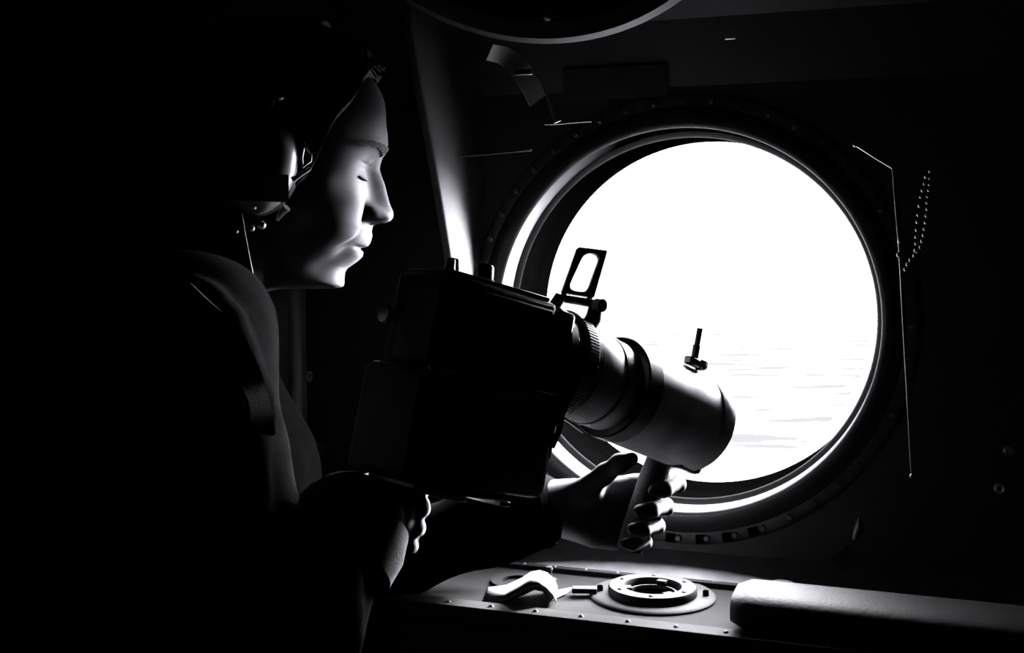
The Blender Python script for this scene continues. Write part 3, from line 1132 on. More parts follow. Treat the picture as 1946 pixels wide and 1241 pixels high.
# mount and lens
lens = MB().lathe(O3, X3, [(0.030, 0.0), (0.052, 0.0), (0.052, 0.010), (0.046, 0.012)], 64).build('lens_mount', 'blkgloss', ac, 35)


def ring(name, m, prof, parent=ac, n=72):
    return MB().lathe(O3, X3, [(r, h) for r, h in prof], n).build(name, m, parent, 32)


ring('mount_collar', 'blk', [(0.047, 0.010), (0.050, 0.012), (0.0505, 0.021), (0.047, 0.0215)])
kr = ring('knurled_ring', 'knurl', [(0.044, 0.0215), (0.0515, 0.0220), (0.0525, 0.0235), (0.0525, 0.0390), (0.0515, 0.0405), (0.044, 0.0410)])
tooth = None
for k in range(96):
    t = 2 * math.pi * k / 96
    e = Y3 * math.cos(t) + Z3 * math.sin(t)
    if tooth is None:
        tooth = MB().box(O3, Y3, Z3, X3, (0.0522, 0.0540), (-0.0009, 0.0009), (0.0245, 0.0382)).build('tooth', 'knurl', kr, 0)
    else:
        o = bpy.data.objects.new('tooth', tooth.data)
        COL.objects.link(o)
        o.parent = kr
        o.rotation_euler = (t, 0, 0)
ring('black_band', 'blkgloss', [(0.046, 0.0410), (0.0500, 0.0415), (0.0500, 0.0490), (0.046, 0.0495)])
ring('rear_barrel', 'barrel', [(0.0470, 0.0485), (0.0475, 0.050), (0.0475, 0.0850), (0.0470, 0.0865)])
ring('groove_band', 'blkgloss', [(0.0465, 0.0865), (0.0482, 0.087), (0.0482, 0.0900), (0.0465, 0.0905)])
ring('middle_barrel', 'barrel', [(0.0470, 0.0900), (0.0473, 0.091), (0.0473, 0.1120), (0.0470, 0.1125)])
ring('stop_band', 'blkgloss', [(0.0470, 0.1125), (0.0530, 0.114), (0.0545, 0.116), (0.0545, 0.1360), (0.0525, 0.1365)])
fb = ring('front_barrel', 'barrel', [(0.0525, 0.1365), (0.0538, 0.1375), (0.0542, 0.160), (0.0545, LEN - 0.015)])
MB().lathe(O3, X3, [(0.0546, 0.148), (0.0550, 0.1485), (0.0550, 0.1555), (0.0546, 0.156)], 20, up=(0, 1, 0), a0=-0.9, a1=0.35).build('index_mark', 'blkgloss', fb, 40)
ring('lens_hood', 'barrel', [(0.0545, LEN - 0.015), (0.0556, LEN - 0.013), (0.0560, LEN + 0.006), (0.0552, LEN + 0.008), (0.0535, LEN + 0.006), (0.0525, LEN - 0.010), (0.0500, LEN - 0.03)])
MB().lathe(O3, X3, [(0.0001, LEN - 0.022), (0.025, LEN - 0.024), (0.051, LEN - 0.031)], 48).build('front_element', 'lensglass', ac, 60)
# clip on lower front of hood (the notch in the outline)
MB().box(O3, X3, Y3, Z3, (LEN - 0.02, LEN + 0.02), (-0.056, -0.036), (-0.03, 0.018)).build('hood_clip', 'blkgloss', ac, 40, bevel=0.006)
# small set screws under the ring
for a in (70, 78):
    t = math.radians(a + 20)
    e = -Y3 * math.cos(t) * 0.0 + Z3 * math.cos(t - 1.2) - Y3 * math.sin(t - 1.2)
    MB().sphere(e * 0.0525 + X3 * 0.030, 0.0022, 8, 6).build('set_screw', 'metal', kr, 180)
MB().tube([X3 * 0.006 - Y3 * 0.047 + Z3 * 0.026, X3 * 0.05 - Y3 * 0.052 + Z3 * 0.02, X3 * 0.08 - Y3 * 0.056 + Z3 * 0.014], 0.0016, 8).build('under_rod', 'metal', ac, 60)

# frame sight: bracket + rectangular frame
fz = aci


def loc(px, py, depth):
    q = fz @ Vector(P(px, py, depth * G))
    return np.array(q)


SY = 1.128
fr_out = [loc(1099, 469, SY), loc(1155, 476, SY - .004), loc(1129, 566, SY - .004), loc(1068, 556, SY)]
fr_in = [loc(1111, 480, SY), loc(1143, 484, SY - .004), loc(1116, 557, SY - .004), loc(1079, 550, SY)]


def frame_loop(outer, inner, thick, dirv, nseg=7):
    """flat frame: straight outer corners, rounded inner opening, extruded along dirv"""
    def rounded(q, r, n):
        res = []
        for i in range(4):
            p0, p1, p2 = q[i - 1], q[i], q[(i + 1) % 4]
            a = p1 + (p0 - p1) / np.linalg.norm(p0 - p1) * r
            b = p1 + (p2 - p1) / np.linalg.norm(p2 - p1) * r
            for t in np.linspace(0, 1, n):
                res.append((1 - t) ** 2 * a + 2 * t * (1 - t) * p1 + t * t * b)
        return res
    o_, i_ = rounded(outer, 0.002, nseg), rounded(inner, 0.008, nseg)
    n = len(o_)
    vs2 = [p + dirv * s for s in (0, thick) for p in o_] + [p + dirv * s for s in (0, thick) for p in i_]
    fs2 = []
    for k in range(n):
        k2 = (k + 1) % n
        fs2 += [(k, k2, n + k2, n + k), (2 * n + k, 3 * n + k, 3 * n + k2, 2 * n + k2), (k, 2 * n + k, 2 * n + k2, k2), (n + k, n + k2, 3 * n + k2, 3 * n + k)]
    return MB().add(vs2, fs2)


sf = frame_loop(fr_out, fr_in, 0.007, X3 * 0.5 + Z3 * -0.86).build('sight_frame', 'blkgloss', ac, 40)
MB().tube([loc(1062, 566, SY), loc(1135, 578, SY)], 0.0042, 12).build('sight_hinge', 'blkgloss', ac, 40)
for a_, b_ in (((1073, 552), (1070, 568)), ((1122, 560), (1119, 576))):
    MB().tube([loc(*a_, SY), loc(*b_, SY)], 0.0030, 8).build('hinge_lug', 'blkgloss', ac, 50)
MB().tube([loc(1066, 562, SY - .002), loc(1052, 585, SY - .004), loc(1046, 610, 1.12), loc(1052, 630, 1.12)], [0.006, 0.007, 0.007, 0.006], 10).build('sight_arm', 'blkgloss', ac, 50)
MB().tube([loc(1133, 578, SY - .002), loc(1128, 605, SY - .002), loc(1112, 626, SY - .004), loc(1085, 640, SY)], [0.007, 0.0085, 0.0085, 0.008], 10).build('sight_arm', 'blkgloss', ac, 50)
MB().lathe(loc(1133, 580, SY - .012), -Z3, [(0.0065, -0.009), (0.0065, 0.0), (0.0045, 0.0015), (0.0001, 0.002)], 16).build('sight_screw', 'knurl', ac, 40)
# front post sight
SY2 = 1.225
b0 = loc(1318, 690, SY2)
upv = loc(1331, 620, SY2) - loc(1318, 690, SY2)
upv /= np.linalg.norm(upv)
MB().box(b0, X3, upv, Z3, (-0.012, 0.010), (-0.004, 0.005), (-0.005, 0.006)).build('post_base', 'blkgloss', ac, 40, bevel=0.002)
MB().tube([b0 + upv * 0.003, b0 + upv * 0.020], 0.0042, 12).tube([b0 + upv * 0.020, b0 + upv * 0.0385], 0.0032, 12).build('post_sight', 'worn', ac, 40)
MB().lathe(b0 + X3 * 0.010 + Z3 * 0.004 + upv * 0.001, Z3, [(0.0001, 0.005), (0.005, 0.004), (0.0065, 0.001), (0.0065, -0.006), (0.0001, -0.007)], 16).build('post_screw', 'worn', ac, 40)
# grips: one under the body, one under the lens
MB().tube([loc(778, 868, 1.075), loc(775, 920, 1.072), loc(766, 985, 1.068), loc(758, 1045, 1.064)], [0.017, 0.018, 0.019, 0.017], 16).build('rear_grip', 'blk', ac, 50)
MB().tube([loc(1262, 850, 1.259), loc(1240, 910, 1.257), loc(1216, 985, 1.2535), loc(1196, 1045, 1.2505)], [0.014, 0.0155, 0.016, 0.015], 16).build('front_grip', 'blk', ac, 50)
MB().box(loc(1262, 868, 1.259), X3, Y3, Z3, (-0.030, 0.024), (-0.004, 0.008), (-0.016, 0.016)).build('grip_bracket', 'blk', ac, 40, bevel=0.003)
tag(ac, 'large black hand-held aerial camera with a long lens and frame sight', 'camera')

# ------------------------------------------------------------------ the crewman: head
HO = P(600, 330, 1.13)
HS, HYAW = 1.13 / 1.08, math.radians(10)
MPX = 1.08 / FPX
TAU = math.radians(12)


def px_local(x, y):
    X, Zl = (x - 600) * MPX, (330 - y) * MPX
    return X * math.cos(TAU) - Zl * math.sin(TAU), X * math.sin(TAU) + Zl * math.cos(TAU)


profile_px = [(733, 240), (736, 262), (735, 276), (731, 290), (724, 304), (721, 317), (724.5, 333), (730, 349), (735, 370), (740, 388), (745.5, 403), (745, 411), (740.5, 418), (731, 422), (716, 424.5), (707, 428), (704.5, 437), (705, 448), (702, 459), (697.5, 466), (690, 470), (685.5, 473.5), (688, 478), (687, 485), (680, 493), (668, 502), (657, 510), (653, 518), (652, 527), (651.5, 538), (647, 549), (640, 557)]
pl = [px_local(*p) for p in profile_px]
pz = [p[1] for p in pl]
pxx = [p[0] for p in pl]
# keep z strictly falling
for i in range(1, len(pz)):
    if pz[i] > pz[i - 1] - 0.0006:
        pz[i] = pz[i - 1] - 0.0006
prof_z = [0.119, 0.115, 0.108, 0.100, 0.090, 0.078] + pz + [pz[-1] - .006]
prof_x = [-0.030, 0.000, 0.019, 0.031, 0.042, 0.050] + pxx + [pxx[-1] - .006]
base_z = [0.119, 0.115, 0.108, 0.100, 0.090, 0.078, 0.062, 0.045, 0.025, 0.005, -0.015, -0.036, -0.050, -0.065, -0.082, -0.095, -0.104, -0.115]
base_x = [-0.030, 0.000, 0.019, 0.031, 0.042, 0.050, 0.056, 0.0575, 0.0545, 0.0525, 0.0525, 0.0545, 0.0555, 0.0515, 0.0445, 0.0440, 0.0430, 0.036]
back_z = [0.119, 0.115, 0.105, 0.09, 0.07, 0.045, 0.02, -0.01, -0.04, -0.07, -0.12]
back_x = [-0.030, -0.068, -0.098, -0.117, -0.129, -0.136, -0.137, -0.130, -0.116, -0.104, -0.100]
wid_z = [0.119, 0.115, 0.107, 0.095, 0.075, 0.05, 0.02, 0.0, -0.02, -0.04, -0.06, -0.08, -0.095, -0.105, -0.12]
wid_w = [0.001, 0.031, 0.050, 0.063, 0.072, 0.0765, 0.0755, 0.0725, 0.0695, 0.066, 0.061, 0.054, 0.047, 0.041, 0.036]


def head_surface(th, z, hair=0.0):
    """th: angle from straight ahead (signed), z: local height -> local x, s, z"""
    at = np.abs(th)
    xf = spline(base_z, base_x, z)
    xk = spline(back_z, back_x, z)
    w = spline(wid_z, wid_w, z)
    x0 = np.where(z > -0.05, -0.035, -0.035 + 0.60 * (z + 0.05))
    x0 = np.where(z > 0.105, -0.035 + (z - 0.105) / 0.014 * 0.005, x0)
    a = np.where(at < math.pi / 2, np.maximum(xf - x0, 0.001), np.maximum(x0 - xk, 0.001))
    p = np.where(at < math.pi / 2, 2.25 - 0.40 * sstep(-0.04, -0.09, z), 2.1)
    c, s = np.abs(np.cos(th)), np.abs(np.sin(th))
    r = ((c / a) ** p + (s / np.maximum(w, .001)) ** p) ** (-1 / p)
    zj = -0.106 + 0.058 * sstep(0.35, 1.75, at)
    nr = ((c / np.where(at < math.pi / 2, 0.053, 0.062)) ** 2 + (s / 0.056) ** 2) ** -0.5
    nr = nr + 0.012 * sstep(-0.14, -0.20, z)
    t = sstep(-0.013, 0.008, z - zj)
    r = nr + (r - nr) * t
    x = x0 + r * np.cos(th)
    l = r * np.sin(th)
    al = np.abs(l)
    front = sstep(1.75, 1.2, at) * t
    # --- features, pushed straight forward
    ex = spline(prof_z, prof_x, z) - xf
    ex = np.where(z < -0.112, 0, ex)
    nose = sstep(0.040, 0.022, z) * sstep(-0.041, -0.035, z)
    sg = spline([0.04, 0.02, 0.0, -0.018, -0.028, -0.036], [0.013, 0.0085, 0.0095, 0.0120, 0.0130, 0.011], z)
    gn = np.exp(-(al / sg) ** 2.3)
    lips = sstep(-0.040, -0.046, z) * sstep(-0.084, -0.074, z)
    gl = np.exp(-(al / 0.021) ** 3.0)
    other = 1 - np.clip(nose + lips, 0, 1)
    go = np.exp(-(al / 0.024) ** 2.0)
    d = ex * (nose * gn + lips * gl + other * go)
    # wings of the nose
    d += 0.0110 * np.exp(-((al - 0.0130) / 0.0058) ** 2 - ((z + 0.0265) / 0.0070) ** 2)
    d -= 0.0050 * np.exp(-((al - 0.0215) / 0.0035) ** 2 - ((z + 0.0265) / 0.009) ** 2)
    d -= 0.0060 * np.exp(-((al - 0.0070) / 0.0032) ** 2 - ((z + 0.0350) / 0.0028) ** 2)
    # brow, socket, cheekbone, cheek
    d += 0.0040 * np.exp(-((al - 0.027) / 0.018) ** 2 - ((z - 0.035) / 0.0075) ** 2)
    d -= 0.0100 * np.exp(-((al - 0.030) / 0.0150) ** 2 - ((z - 0.010) / 0.0125) ** 2)
    d -= 0.0040 * np.exp(-((al - 0.016) / 0.007) ** 2 - ((z - 0.010) / 0.012) ** 2)
    d += 0.0040 * np.exp(-((al - 0.043) / 0.015) ** 2 - ((z + 0.018) / 0.013) ** 2)
    d += 0.0025 * np.exp(-((al - 0.034) / 0.012) ** 2 - ((z + 0.045) / 0.016) ** 2)
    # fold from nose to mouth, corner of the mouth, hollow beside the chin
    lx = 0.022 + 0.35 * (-0.026 - z)
    d -= 0.0022 * np.exp(-((al - lx) / 0.0035) ** 2) * sstep(-0.024, -0.034, z) * sstep(-0.072, -0.058, z)
    d -= 0.0035 * np.exp(-((al - 0.0275) / 0.0060) ** 2 - ((z + 0.066) / 0.008) ** 2)
    d -= 0.0030 * np.exp(-((al - 0.030) / 0.0070) ** 2 - ((z + 0.084) / 0.010) ** 2)
    # mouth line
    d -= 0.0022 * np.exp(-((z + 0.0603 - 0.05 * al) / 0.0016) ** 2) * sstep(0.027, 0.018, al)
    # temple hollow
    d -= 0.0025 * np.exp(-((al - 0.060) / 0.012) ** 2 - ((z - 0.035) / 0.018) ** 2)
    x = x + d * front
    # width: cheekbone out, cheek hollow in, jaw muscle out
    lat = 0.0030 * np.exp(-((at - 1.00) / 0.22) ** 2 - ((z + 0.012) / 0.012) ** 2)
    lat -= 0.0055 * np.exp(-((at - 0.95) / 0.22) ** 2 - ((z + 0.050) / 0.016) ** 2)
    lat += 0.0025 * np.exp(-((at - 1.35) / 0.20) ** 2 - ((z + 0.052) / 0.016) ** 2)
    lat += 0.0030 * np.exp(-((x - 0.060) / 0.007) ** 2 - ((z + 0.027) / 0.0055) ** 2) * sstep(0.6, 0.3, at)
    l = l + np.sign(l) * lat * t
    al = np.abs(l)
    # lowered eyelid over the eyeball
    el = np.exp(-((al - 0.0300) / 0.0125) ** 2)
    lid = 0.0068 * el * np.exp(-((z - 0.0070) / 0.0082) ** 2)
    zm = 0.0022 + 9.0 * (al - 0.0290) ** 2
    lid -= 0.0020 * np.exp(-((z - zm) / 0.0010) ** 2) * sstep(0.016, 0.020, al) * sstep(0.044, 0.038, al)
    lid -= 0.0014 * np.exp(-((z - 0.0170) / 0.0013) ** 2) * el
    x = x + lid * front
    return x, l, z


def head_to_world(x, s, z):
    X = (x * math.cos(TAU) + z * math.sin(TAU)) * HS
    Zl = (-x * math.sin(TAU) + z * math.cos(TAU)) * HS
    s = s * HS
    c, k = math.cos(HYAW), math.sin(HYAW)
    return np.stack([HO[0] + X * c + s * k, HO[1] + X * k - s * c, HO[2] + Zl], -1)


def head_point(th, z, off=0.0):
    x, s, zz = head_surface(np.array([float(th)]), np.array([float(z)]))
    return head_to_world(x + off * math.cos(th), s + off * math.sin(th), zz)[0]


tt = np.linspace(-1, 1, 321)[:-1]
th = math.pi * (0.55 * tt + 0.45 * tt ** 3)
zr = np.concatenate([0.119 - 0.012 * (np.linspace(0, 1, 14) ** 2), np.linspace(0.1065, -0.115, 250)[1:], np.linspace(-0.115, -0.19, 26)[1:]])
TH, ZZ = np.meshgrid(th, zr)
hx, hs, hz = head_surface(TH, ZZ)
HV = head_to_world(hx, hs, hz).reshape(-1, 3)
nr_, nc = TH.shape
I = np.arange(nr_ * nc).reshape(nr_, nc)
J = np.roll(I, -1, 1)
HQ = np.stack([I[:-1], I[1:], J[1:], J[:-1]], -1).reshape(-1, 4)
head_v, head_q = HV, HQ

# ------------------------------------------------------------------ the crewman: hands (world space)
def hand(points, k=0.006, h=0.0014):
    s = SDF()
    for kind, pts, rads, kk in points:
        s.chain(pts, [r * 0.95 for r in rads], kk)
    return s


# far (left) hand closed round the front grip, knuckles toward the window
def PD(l, g=1.0):
    return [P(x, y, d * g) for x, y, d in l]


palmL = [
    ('palm', PD([(1045, 965, 1.235), (1085, 962, 1.236)], 0.965), [0.029, 0.027], 0.01),
    ('palm', PD([(1085, 950, 1.236), (1205, 925, 1.232)], 0.965), [0.020, 0.014], 0.012),
    ('palm', PD([(1085, 962, 1.236), (1195, 960, 1.232)], 0.965), [0.020, 0.014], 0.012),
    ('palm', PD([(1085, 975, 1.236), (1182, 995, 1.230)], 0.965), [0.020, 0.014], 0.012),
    ('palm', PD([(1085, 985, 1.235), (1165, 1022, 1.226)], 0.965), [0.020, 0.014], 0.012),
    ('heel', PD([(1090, 990, 1.225), (1130, 1012, 1.218)], 0.965), [0.018, 0.016], 0.012),
    ('thenar', PD([(1080, 950, 1.225), (1120, 935, 1.212)], 0.965), [0.018, 0.015], 0.012),
    ('thumb', PD([(1105, 935, 1.214), (1150, 900, 1.195), (1178, 880, 1.180), (1200, 872, 1.172)], 0.965), [0.0135, 0.0105, 0.0095, 0.0075], 0.006),
    ('index', PD([(1205, 922, 1.232), (1272, 908, 1.226), (1287, 920, 1.200), (1262, 930, 1.176), (1244, 934, 1.172)], 0.965), [0.0112, 0.0100, 0.0092, 0.0085, 0.0072], 0.004),
    ('middle', PD([(1197, 958, 1.232), (1250, 955, 1.228), (1264, 963, 1.200), (1236, 970, 1.172), (1216, 971, 1.170)], 0.965), [0.0112, 0.0102, 0.0094, 0.0086, 0.0072], 0.004),
    ('ring', PD([(1184, 992, 1.230), (1234, 993, 1.226), (1248, 1000, 1.198), (1222, 1005, 1.172), (1203, 1005, 1.170)], 0.965), [0.0106, 0.0096, 0.0088, 0.0080, 0.0068], 0.004),
    ('little', PD([(1168, 1020, 1.226), (1211, 1024, 1.222), (1225, 1030, 1.197), (1203, 1034, 1.176), (1188, 1033, 1.173)], 0.965), [0.0094, 0.0086, 0.0078, 0.0070, 0.0060], 0.004),
    ('arm', PD([(900, 985, 1.250), (1045, 965, 1.235)], 0.965), [0.036, 0.028], 0.01),
]
# near (right) hand closed round the rear grip, back of the hand toward us
palmR = [
    ('arm', PD([(560, 1200, 0.93), (688, 975, 1.022)], G), [0.036, 0.027], 0.01),
    ('wrist', PD([(680, 985, 1.018), (712, 955, 1.030)], G), [0.027, 0.024], 0.01),
    ('palm', PD([(708, 945, 1.030), (758, 915, 1.040)], G), [0.017, 0.0135], 0.012),
    ('palm', PD([(708, 955, 1.030), (760, 950, 1.038)], G), [0.017, 0.0135], 0.012),
    ('palm', PD([(708, 965, 1.030), (756, 985, 1.038)], G), [0.017, 0.0130], 0.012),
    ('palm', PD([(708, 975, 1.032), (748, 1015, 1.040)], G), [0.017, 0.0125], 0.012),
    ('thumb', PD([(716, 935, 1.045), (742, 908, 1.075), (772, 893, 1.098), (800, 893, 1.100)], G), [0.0135, 0.011, 0.0098, 0.008], 0.008),
    ('index', PD([(758, 914, 1.040), (794, 922, 1.050), (799, 928, 1.078), (776, 932, 1.096), (758, 934, 1.098)], G), [0.0110, 0.0098, 0.0090, 0.0084, 0.0072], 0.004),
    ('middle', PD([(760, 950, 1.038), (795, 962, 1.048), (798, 966, 1.078), (774, 968, 1.096), (754, 968, 1.098)], G), [0.0112, 0.0100, 0.0092, 0.0086, 0.0072], 0.004),
    ('ring', PD([(756, 986, 1.038), (786, 999, 1.050), (790, 1003, 1.076), (768, 1004, 1.094), (748, 1003, 1.096)], G), [0.0106, 0.0094, 0.0088, 0.0080, 0.0068], 0.004),
    ('little', PD([(748, 1018, 1.040), (774, 1033, 1.052), (778, 1037, 1.074), (760, 1038, 1.088), (744, 1037, 1.090)], G), [0.0094, 0.0084, 0.0078, 0.0070, 0.0060], 0.004),
]
parts = [(head_v, head_q)]
for spec in (palmL, palmR):
    v, q = hand(spec).mesh(0.0018)
    parts.append((relax(v, q, 2, 0.4), q))

# ------------------------------------------------------------------ body core + flight suit
NB = P(392, 578, 1.08)
Sn, En, Wn = P(338, 655, 0.905), P(480, 1330, 0.835), P(672, 992, 1.012 * G)
Sf, Ef, Wf = P(345, 655, 1.215), P(575, 1105, 1.20), P(1046, 966, 1.236 * 0.965)
chest, belly, hip = P(280, 790, 1.075), P(325, 1130, 1.075), P(310, 1450, 1.075)
hipz = 0.90
hip[2] = hipz
knee_n, knee_f = hip + np.array((0.03, -0.10, -0.43)), hip + np.array((0.06, 0.10, -0.43))
ank_n, ank_f = np.array((knee_n[0] - 0.03, knee_n[1], 0.09)), np.array((knee_f[0] - 0.01, knee_f[1], 0.09))

core = SDF()
core.cap(NB + np.array((-.02, 0, -.02)), chest, 0.055, 0.09, 0.03, (1, 1.35, 1))
core.cap(chest, belly, 0.09, 0.085, 0.03, (1, 1.4, 1))
core.cap(belly, hip, 0.085, 0.09, 0.03, (1, 1.4, 1))
for a, b, c in ((Sn, En, Wn), (Sf, Ef, Wf)):
    core.cap(chest + (a - chest) * 0.3, a, 0.06, 0.05, 0.03)
    core.cap(a, b, 0.046, 0.036, 0.02)
    core.cap(b, c, 0.036, 0.024, 0.02)
for a, b, c in ((hip + np.array((0, -.09, 0)), knee_n, ank_n), (hip + np.array((0, .09, 0)), knee_f, ank_f)):
    core.cap(a, b, 0.07, 0.05, 0.03)
    core.cap(b, c, 0.05, 0.034, 0.02)
v, q = core.mesh(0.008)
parts.append((v, q))
allv, allq, off = [], [], 0
for v, q in parts:
    allv.append(v)
    allq.append(q + off)
    off += len(v)
BV, BQ = np.concatenate(allv), np.concatenate(allq)
root = np.array((hip[0], hip[1], 0.0))
person = empty('person', root)
pei = inv(person)
body = finish('body', np_mesh('body', BV - root, BQ), 'skin', person, 180)
tag(body, 'bare face and hands of the crewman')
tag(person, 'dark-haired crewman in a flight suit seen in profile, holding the aerial camera', 'person')

suit = SDF()
SC_T = (1.0, 1.38, 1.0)
suit.cap(NB + np.array((-.045, 0, -.06)), chest + np.array((0, 0, .02)), 0.075, 0.108, 0.05, SC_T)
suit.cap(chest, P(335, 930, 1.075), 0.108, 0.112, 0.04, SC_T)
suit.cap(P(335, 930, 1.075), belly, 0.112, 0.108, 0.04, SC_T)
suit.cap(belly, hip, 0.108, 0.110, 0.04, SC_T)
suit.cap(chest + (Sn - chest) * 0.4 + np.array((-.01, 0, .01)), Sn, 0.075, 0.068, 0.04)
suit.cap(chest + (Sf - chest) * 0.4 + np.array((-.01, 0, .01)), Sf, 0.075, 0.066, 0.04)
suit.cap(Sn, En, 0.066, 0.054, 0.03)
suit.cap(Sf, Ef, 0.066, 0.052, 0.03)
suit.cap(En, Wn, 0.054, 0.040, 0.03)
suit.cap(Ef, Wf + (Ef - Wf) * 0.06, 0.052, 0.035, 0.02)
for a, b, c in ((hip + np.array((0, -.09, 0)), knee_n, ank_n), (hip + np.array((0, .09, 0)), knee_f, ank_f)):
    suit.cap(a, b, 0.088, 0.068, 0.04)
    suit.cap(b, c, 0.068, 0.058, 0.03)
# stand collar round the neck
ncx = head_to_world(np.array([-0.098]), np.array([0.0]), np.array([-0.125]))[0]
for k in range(14):
    t0, t1 = 2 * math.pi * k / 14, 2 * math.pi * (k + 1) / 14

    def cp(t):
        return ncx + np.array((math.cos(t) * 0.064, math.sin(t) * 0.066, -0.020 - 0.026 * math.cos(t)))
    suit.cap(cp(t0), cp(t1), 0.012, 0.012, 0.02)
base_suit = SDF()
base_suit.p = list(suit.p)


def fold(pts, r, lift=0.0, k=0.012):
    prev = None
    for (x, y) in pts:
        p = base_suit.trace(x, y)
        if p is None:
            continue
        p = p + base_suit.normal(p) * lift
        if prev is not None:
            suit.cap(prev, p, r, r, k)
        prev = p


# folds of the cloth: shoulder seam, chest, inner elbow, forearm
fold([(362, 540), (392, 566), (424, 612), (446, 664), (462, 708), (478, 752), (488, 800)], 0.006, 0.001)
fold([(380, 645), (412, 670), (444, 705), (470, 745), (484, 790), (487, 860)], 0.005, 0.001)
fold([(366, 690), (394, 716), (420, 746), (428, 780), (446, 806), (462, 842)], 0.009, 0.001)
fold([(462, 842), (470, 880), (478, 925), (468, 975), (474, 1012), (492, 1030), (516, 1012), (540, 990), (554, 1000), (560, 1020)], 0.008, 0.0)
fold([(590, 1000), (618, 1030), (640, 1062), (655, 1090)], 0.005, 0.001)
fold([(640, 1070), (642, 1110), (655, 1160), (662, 1215)], 0.005, 0.001)
fold([(650, 1020), (664, 1060), (668, 1110), (664, 1160), (660, 1215)], 0.005, 0.001)
fold([(480, 1060), (474, 1090), (462, 1130)], 0.005, 0.0)
fold([(884, 922), (920, 920), (950, 925)], 0.004, 0.0)
fold([(820, 930), (850, 945), (890, 950)], 0.006, 0.0)
sv, sq = suit.mesh(0.005)
sv = relax(sv, sq, 2, 0.5)
# wrinkles
nvec = np.zeros_like(sv)
fn = np.cross(sv[sq[:, 2]] - sv[sq[:, 0]], sv[sq[:, 3]] - sv[sq[:, 1]])
for c in range(3):
    for k in range(4):
        nvec[:, c] += np.bincount(sq[:, k], fn[:, c], len(sv))
nvec /= np.linalg.norm(nvec, axis=1)[:, None] + 1e-12
disp = np.zeros(len(sv))
for i, p in enumerate(sv):
    if p[2] > 1.0:
        a = mnoise.noise(Vector((p[0] * 9 + p[2] * 6, p[1] * 9, p[2] * 5 - p[0] * 8)))
        b = mnoise.noise(Vector((p[0] * 24, p[1] * 20, p[2] * 17)))
        disp[i] = 0.007 * (1 - abs(a) * 2.2) + 0.0022 * b
sv = sv + nvec * disp[:, None]
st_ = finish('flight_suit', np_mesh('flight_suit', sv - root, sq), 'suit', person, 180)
tag(st_, 'dark one-piece flight suit with creased sleeves')

# near-black layer added over the chest to keep it in shade
tor, arm = SDF(), SDF()
tor.p = base_suit.p[:4]
arm.p = base_suit.p[6:10]
fc = sv[sq].mean(1)
keep = (tor(fc) < 0.022) & (arm(fc) > 0.012) & (fc[:, 0] > chest[0] - 0.02) & (fc[:, 2] > 0.98) & (fc[:, 2] < NB[2] - 0.03)
vq = sq[keep]
ids = np.unique(vq)
remap = np.full(len(sv), -1)
remap[ids] = np.arange(len(ids))
vo = finish('shade_vest', np_mesh('shade_vest', sv[ids] + nvec[ids] * 0.004 - root, remap[vq]), 'shade_vest', person, 180)
vs_m = vo.modifiers.new('t', 'SOLIDIFY')
vs_m.thickness = 0.003
vs_m.offset = 1
tag(vo, 'near-black layer added over the chest of the flight suit to keep it in shade')

# turned cuff and wrist strap, near arm
def band(name, a, b, r0, r1, m, thick=0.003, n=40, ell=1.0):
    ax = (b - a)
    L = np.linalg.norm(ax)
    ax = ax / L
    return MB().lathe(a, ax, [(r0 - .004, 0.0), (r0 + thick, 0.0005), (r0 + thick + .001, L * .5), (r1 + thick, L - .0005), (r1 - .004, L)], n).build(name, m, person, 50, local=pei)


ad = (Wn - En) / np.linalg.norm(Wn - En)
band('sleeve_cuff', Wn - ad * 0.036, Wn + ad * 0.008, 0.049, 0.044, 'cuff')
hd_ = PD([(680, 985, 1.018), (712, 955, 1.030)], G)
hd_d = (hd_[1] - hd_[0]) / np.linalg.norm(hd_[1] - hd_[0])
band('wrist_strap', Wn + ad * 0.008, Wn + ad * 0.022, 0.0305, 0.0295, 'web')
fd_ = (Wf - Ef) / np.linalg.norm(Wf - Ef)
band('far_cuff', Wf - fd_ * 0.022, Wf - fd_ * 0.004, 0.036, 0.035, 'suit')

# harness strap over the near shoulder and down the chest
def surf_path(pxs, lift):
    ps, ns = [], []
    for (x, y) in pxs:
        p = suit.trace(x, y)
        if p is None:
            continue
        n_ = suit.normal(p)
        ps.append(p + n_ * (lift + 0.007))
        ns.append(n_)
    return ps, ns


ps, ns = surf_path([(330, 560), (352, 560), (380, 580), (405, 612), (428, 650), (446, 690), (462, 735), (474, 780), (480, 830)], 0.003)
def resample(a, n=40):
    a = np.array(a)
    t = np.linspace(0, 1, len(a))
    tt_ = np.linspace(0, 1, n)
    a = np.stack([np.interp(tt_, t, a[:, c]) for c in range(3)], 1)
    for _ in range(30):
        a[1:-1] = 0.5 * a[1:-1] + 0.25 * (a[:-2] + a[2:])
    return a


if len(ps) > 2:
    ps, ns = resample(ps), resample(ns)
    MB().strap(list(ps), list(ns), 0.022, 0.0035).build('harness_strap', 'web', person, 60, local=pei)

